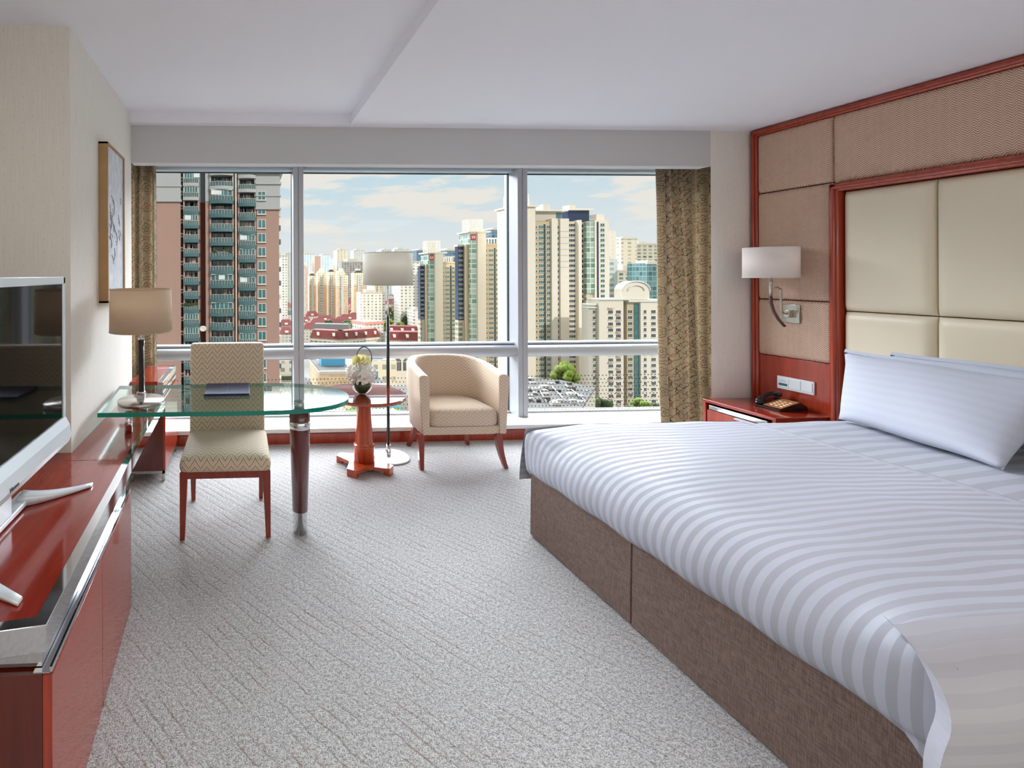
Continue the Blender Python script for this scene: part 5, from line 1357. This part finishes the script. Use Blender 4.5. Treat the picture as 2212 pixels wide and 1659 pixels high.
for f_ in range(19):
    for (x0, x1, bulge, dz) in ((-12.7, -9.3, 0.25, 0.9), (-7.05, -1.9, 0.75, 0.2), (-0.95, 2.9, 0.5, -0.4)):
        z = 23.0 + dz - f_*3.02
        kind = 'plants' if (f_ == 6 and x0 == -7.05) or (f_ == 10 and x0 < -12) else random.choice(('glazed', 'open', 'glazed', 'open', 'open'))
        balcony(x0, x1, z, kind, bulge, z > ZG+0.2)
        b = B(); b.box(x0-0.75, x0-0.05, 100.6, 101.5, z+0.9, z+1.75, mi=0); b.lathe([(0.28, 0), (0.28, 0.05)], 0, 0, 14, mi=1)
        for v in b.bm.verts:
            if abs(v.co.x) < 0.3 and abs(v.co.y) < 0.3 and v.co.z < 0.06: v.co = Vector((x0-0.40+v.co.x, 100.58-v.co.z, z+1.3+v.co.y))
        if x0 != -0.95 or f_ % 2: obj('air_conditioner', b, [ACM, DARKTONE], t)
        else: b.bm.free()
me = winmesh(1.75, 1.9, WINGL, 2)
for f_ in range(17):
    o = bpy.data.objects.new('side_window', me); COL.objects.link(o); o.parent = t; o.location = Vector((4.15, 99.98 if f_ > 0 else 99.78, 17.6 - f_*3.02)) - wloc(t)
for f_ in range(14):
    b = B(); b.box(7.9, 8.35, 101, 103, 14.2-f_*3.02, 15.3-f_*3.02); obj('end_balcony', b, TEAL if f_ % 3 else ACM, t)
b = B(); b.lathe([(0.02, 0.0), (0.45, 0.12), (0.75, 0.32), (0.74, 0.34), (0.4, 0.16), (0.02, 0.04)], 0, 0, 24)
for v in b.bm.verts: v.co = Vector((-8.6 + v.co.x, 100.4 - v.co.z*0.8 + v.co.y*0.3, -10.2 + v.co.y*0.8 + v.co.z*0.5))
obj('satellite_dish', b, ACM, t)

# ---------------- lower foreground buildings under the handrail
def boxbld(name, label, parts):
    x0, x1, y0, y1, z0, z1, m_ = parts[0][1:]
    t = thing(name, label, 'building', ((x0+x1)/2, (y0+y1)/2, GZ))
    for (nm, a, c, d, e, f__, g__, mm) in parts: obj(nm, B().box(a, c, d, e, f__, g__), mm, t)
    return t
BLUEROOF = simple('blue_roof_sheet', rgb(70, 146, 182), 0.5); COPING = simple('pale_coping', rgb(176, 168, 154), 0.8)
tb = boxbld('shopping_block', 'tan banded block with narrow slit windows beside the first mullion', [('brick_wall', 31.0, 46.0, 186, 215, GZ, -38.6, F_MALL), ('roof_deck', 31.5, 45.5, 187, 214, -38.6, -38.2, ROOFG), ('coping', 30.8, 46.2, 185.8, 187.0, -38.8, -37.6, COPING), ('blue_plant_screen', 34, 44.5, 200, 206, -38.2, -34.0, BLUEROOF)])
for i in range(5): obj('slit_window', B().box(38.4+i*1.3, 39.0+i*1.3, 185.8, 186.1, -47.5, -44.0), WINGD, tb)
boxbld('shopping_block', 'tan block with square windows in front of the flower bowl', [('front_wall', 46.2, 56.0, 176, 200, GZ, -41.5, F_MALLW), ('roof_deck', 46.6, 56.0, 177, 199, -41.5, -41.2, ROOFG), ('coping', 46.0, 56.3, 175.8, 177, -41.8, -40.8, COPING), ('stair_house', 48, 52, 186, 194, -41.2, -36.6, F_MALL), ('blue_awning', 53, 56, 190, 198, -41.2, -38.6, BLUEROOF)])
boxbld('shopping_block', 'beige low block with a bright blue roof strip just under the handrail', [('block_wall', 58.0, 84.0, 250, 275, GZ, -46.0, F_MALLW), ('roof_deck', 58.5, 83.5, 251, 274, -46.0, -45.6, COPING), ('blue_roof', 66.0, 78.0, 255, 264, -45.6, -43.2, BLUEROOF), ('lift_house', 60.0, 65.0, 258, 266, -45.6, -41.8, F_MALL)])
ta = boxbld('market_hall', 'cream hall with a row of big arched windows behind the flowers', [('hall_wall', 76.0, 112.0, 282, 305, GZ, -47.0, CREAM), ('coping', 75.6, 112.4, 281.6, 283, -47.4, -46.4, COPING), ('roof_deck', 76.5, 111.5, 283, 304, -47.0, -46.8, ROOFG)])
for i in range(6):
    xa = 80.0+i*5.2; b = B(); pts = [(xa-1.9, -58), (xa+1.9, -58)] + [(xa+1.9*math.cos(PI*k/10), -52.4+1.9*math.sin(PI*k/10)) for k in range(11)]; b.prism(pts, 281.85, 282.05, axis='Y'); w_ = obj('arched_window', b, WINGD, ta)
    b = B(); b.box(xa-0.1, xa+0.1, 281.7, 281.9, -58, -50.6); b.box(xa-1.9, xa+1.9, 281.7, 281.9, -52.6, -52.3); b.box(xa-1.0, xa-0.85, 281.7, 281.9, -58, -51); b.box(xa+0.85, xa+1.0, 281.7, 281.9, -58, -51); obj('glazing_bars', b, WFRAME, w_)
tw_ = boxbld('plant_building', 'white windowless service block with a teal fence left of the armchair', [('white_wall', 57.5, 72.0, 168, 185, GZ, -43.6, CLUT), ('fence', 47.0, 57.4, 166.5, 167.0, -48.5, -45.0, simple('teal_fence', rgb(120, 186, 190), 0.6)), ('roof_deck', 58, 71.5, 169, 184, -43.6, -43.4, ROOFG), ('lower_deck', 46.0, 58.0, 166, 175, GZ, -48.6, COPING)])
tl = boxbld('office_building', 'white low office with a planted ledge between the pink tower and the first mullion', [('office_wall', 13.6, 22.0, 178, 200, GZ, -31.6, F_HOUSE), ('planted_ledge', 13.4, 22.0, 176.6, 178, -38.8, -37.6, PLANT), ('roof_deck', 14, 21.6, 179, 199, -31.6, -31.2, ROOFG)])
boxbld('low_building', 'pale low building under the glass desk end', [('wall', 20.0, 33.0, 150, 164, GZ, -43.5, F_HOUSE), ('roof_slab', 19.6, 33.4, 149.6, 164, -43.5, -43.0, COPING)])
boxbld('low_building', 'low building with striped pale roofs in front of the pedestal table', [('wall', 40.5, 50.0, 146, 153, GZ, -44.0, F_HOUSE), ('roof_slab', 40.2, 50.4, 145.6, 153.4, -44.0, -43.4, COPING)])
o = tag(obj('lawn', B().box(36.0, 56.0, 154.5, 165, -47.4, -46.9), LAWN), 'small bright green lawn on a roof under the side table', 'lawn')
obj('lawn_deck', B().box(35.0, 56.3, 154, 165.5, GZ, -47.4), COPING, o)
boxbld('low_building', 'grey low building with many windows behind the blue roof strip', [('wall', 50.0, 74.0, 300, 318, GZ, -49.0, F_HOUSE), ('roof_slab', 49.6, 74.4, 299.6, 318, -49.0, -48.4, ROOFG), ('roof_house', 58, 63, 304, 310, -48.4, -45.5, COPING)])
boxbld('low_building', 'pale low building left of the tan banded block beside the mullion', [('wall', 22.6, 30.2, 205, 220, GZ, -48.0, F_HOUSE), ('roof_slab', 22.3, 30.4, 204.6, 220, -48.0, -47.4, ROOFG)])
boxbld('low_building', 'cream lower annex in front of the tan block with square windows', [('wall', 35.5, 45.5, 172, 184, GZ, -45.5, F_MALLW), ('roof_slab', 35.2, 45.8, 171.6, 184, -45.5, -44.9, COPING)])
# large flat roof at the lower right
t = thing('flat_roof_building', 'low building with a grey roof full of rooftop plant at the lower right', 'building', (105, 155, GZ))
pr_ = [(78, 138), (104.0, 138), (128.0, 163), (124.0, 176), (78, 192)]
b = B(); b.prism(pr_, GZ, -40.6); obj('white_wall', b, COPING, t)
b = B(); b.prism([(x*0.998+0.2, y*0.998+0.3) for x, y in pr_], -40.6, -40.0); obj('roof_deck', b, ROOFG, t)
for i in range(64):
    x = random.uniform(84, 122); y = random.uniform(142, 176)
    if x > 104 + (y-138)*0.9 or y > 192-(x-78)*0.4: continue
    b = B(); sx1 = random.uniform(0.5, 1.5); h_ = random.uniform(0.4, 1.3)
    if i % 3: b.box(x-sx1, x+sx1, y-sx1*0.6, y+sx1*0.6, -40, -40+h_, bevel=0.05)
    else: b.lathe([(0.7, -40), (0.7, -39.4), (0.9, -39.3), (0.5, -38.9)], x, y, 14)
    obj('rooftop_unit', b, CLUT if i % 4 else ROOFG, t)
for i in range(5):
    b = B(); x = 84+i*6.5; b.tube([(x, 144, -39.5), (x+9, 158+i*2, -39.5)], 0.22, 6); obj('roof_duct', b, CLUT, t)

# trees
def tree(label, x, y, zt, R, h, mat, k=46):
    t = thing('tree', label, 'tree', (x, y, GZ))
    b = B()
    for i in range(k):
        a = random.uniform(0, 2*PI); u = random.random()**0.5; zz_ = random.uniform(-1, 1)
        rr = math.sqrt(max(0.05, 1-zz_*zz_))*u
        b.ball((x+R*rr*math.cos(a), y+R*rr*math.sin(a), zt-R*0.9+R*0.85*zz_*(h/(2*R))), random.uniform(0.22, 0.36)*R, 2, jit=0.22)
    obj('foliage', b, mat, t)
    b = B(); b.tube([(x, y, GZ), (x+0.2, y, zt-R*1.4)], [0.5, 0.25], 8); obj('trunk', b, TRUNK, t)
tree('tall tree beside the grey tower, top sunlit, at the lower right window', 150, 209, -43, 6.0, 17, TREEY)
tree('dark tree in the gap behind the flat roof at the lower right', 151, 194, -54, 5.5, 14, TREEM)
tree('leafy tree at the right end of the flat roofed building', 137, 172, -48, 4.4, 12, TREEM)
tree('small tree in front of the gabled block, leftmost of three', 145.0, 168, -49.5, 3.3, 8, TREEM)
tree('small yellowish tree in front of the gabled block, middle of three', 154.0, 173, -48.5, 3.4, 9, TREEY)
tree('small tree in front of the gabled block, rightmost of three', 161.8, 174, -50.0, 3.6, 8, TREEM)
tree('bright round tree right of the lamp pole beyond the maroon roofs', 139.5, 437, -43.0, 5.0, 13, TREEY)
tree('wide bright tree left of the blue glass tower', 150.5, 438, -45, 5.0, 10, TREEY)
tree('dark tree behind the bright ones beside the blue glass tower', 158.5, 447, -42, 3.0, 12, TREEM)
tree('dark tree far back between the white blocks', 154, 482, -37, 5.0, 18, TREEM)
tree('dark conifer-like tree among the front row houses', 93.5, 500, -50, 5.5, 15, TREEM)
tree('green tree left of the white dotted block', 113, 505, -50, 6.0, 13, TREEM)
tree('small bright tree touching the school block on the left', 103.5, 452, -47.5, 4.5, 12, TREEY)
tree('dark bush-like tree at the foot of the maroon houses beside the mullion', 37.5, 370, -56, 5.5, 9, TREEM)
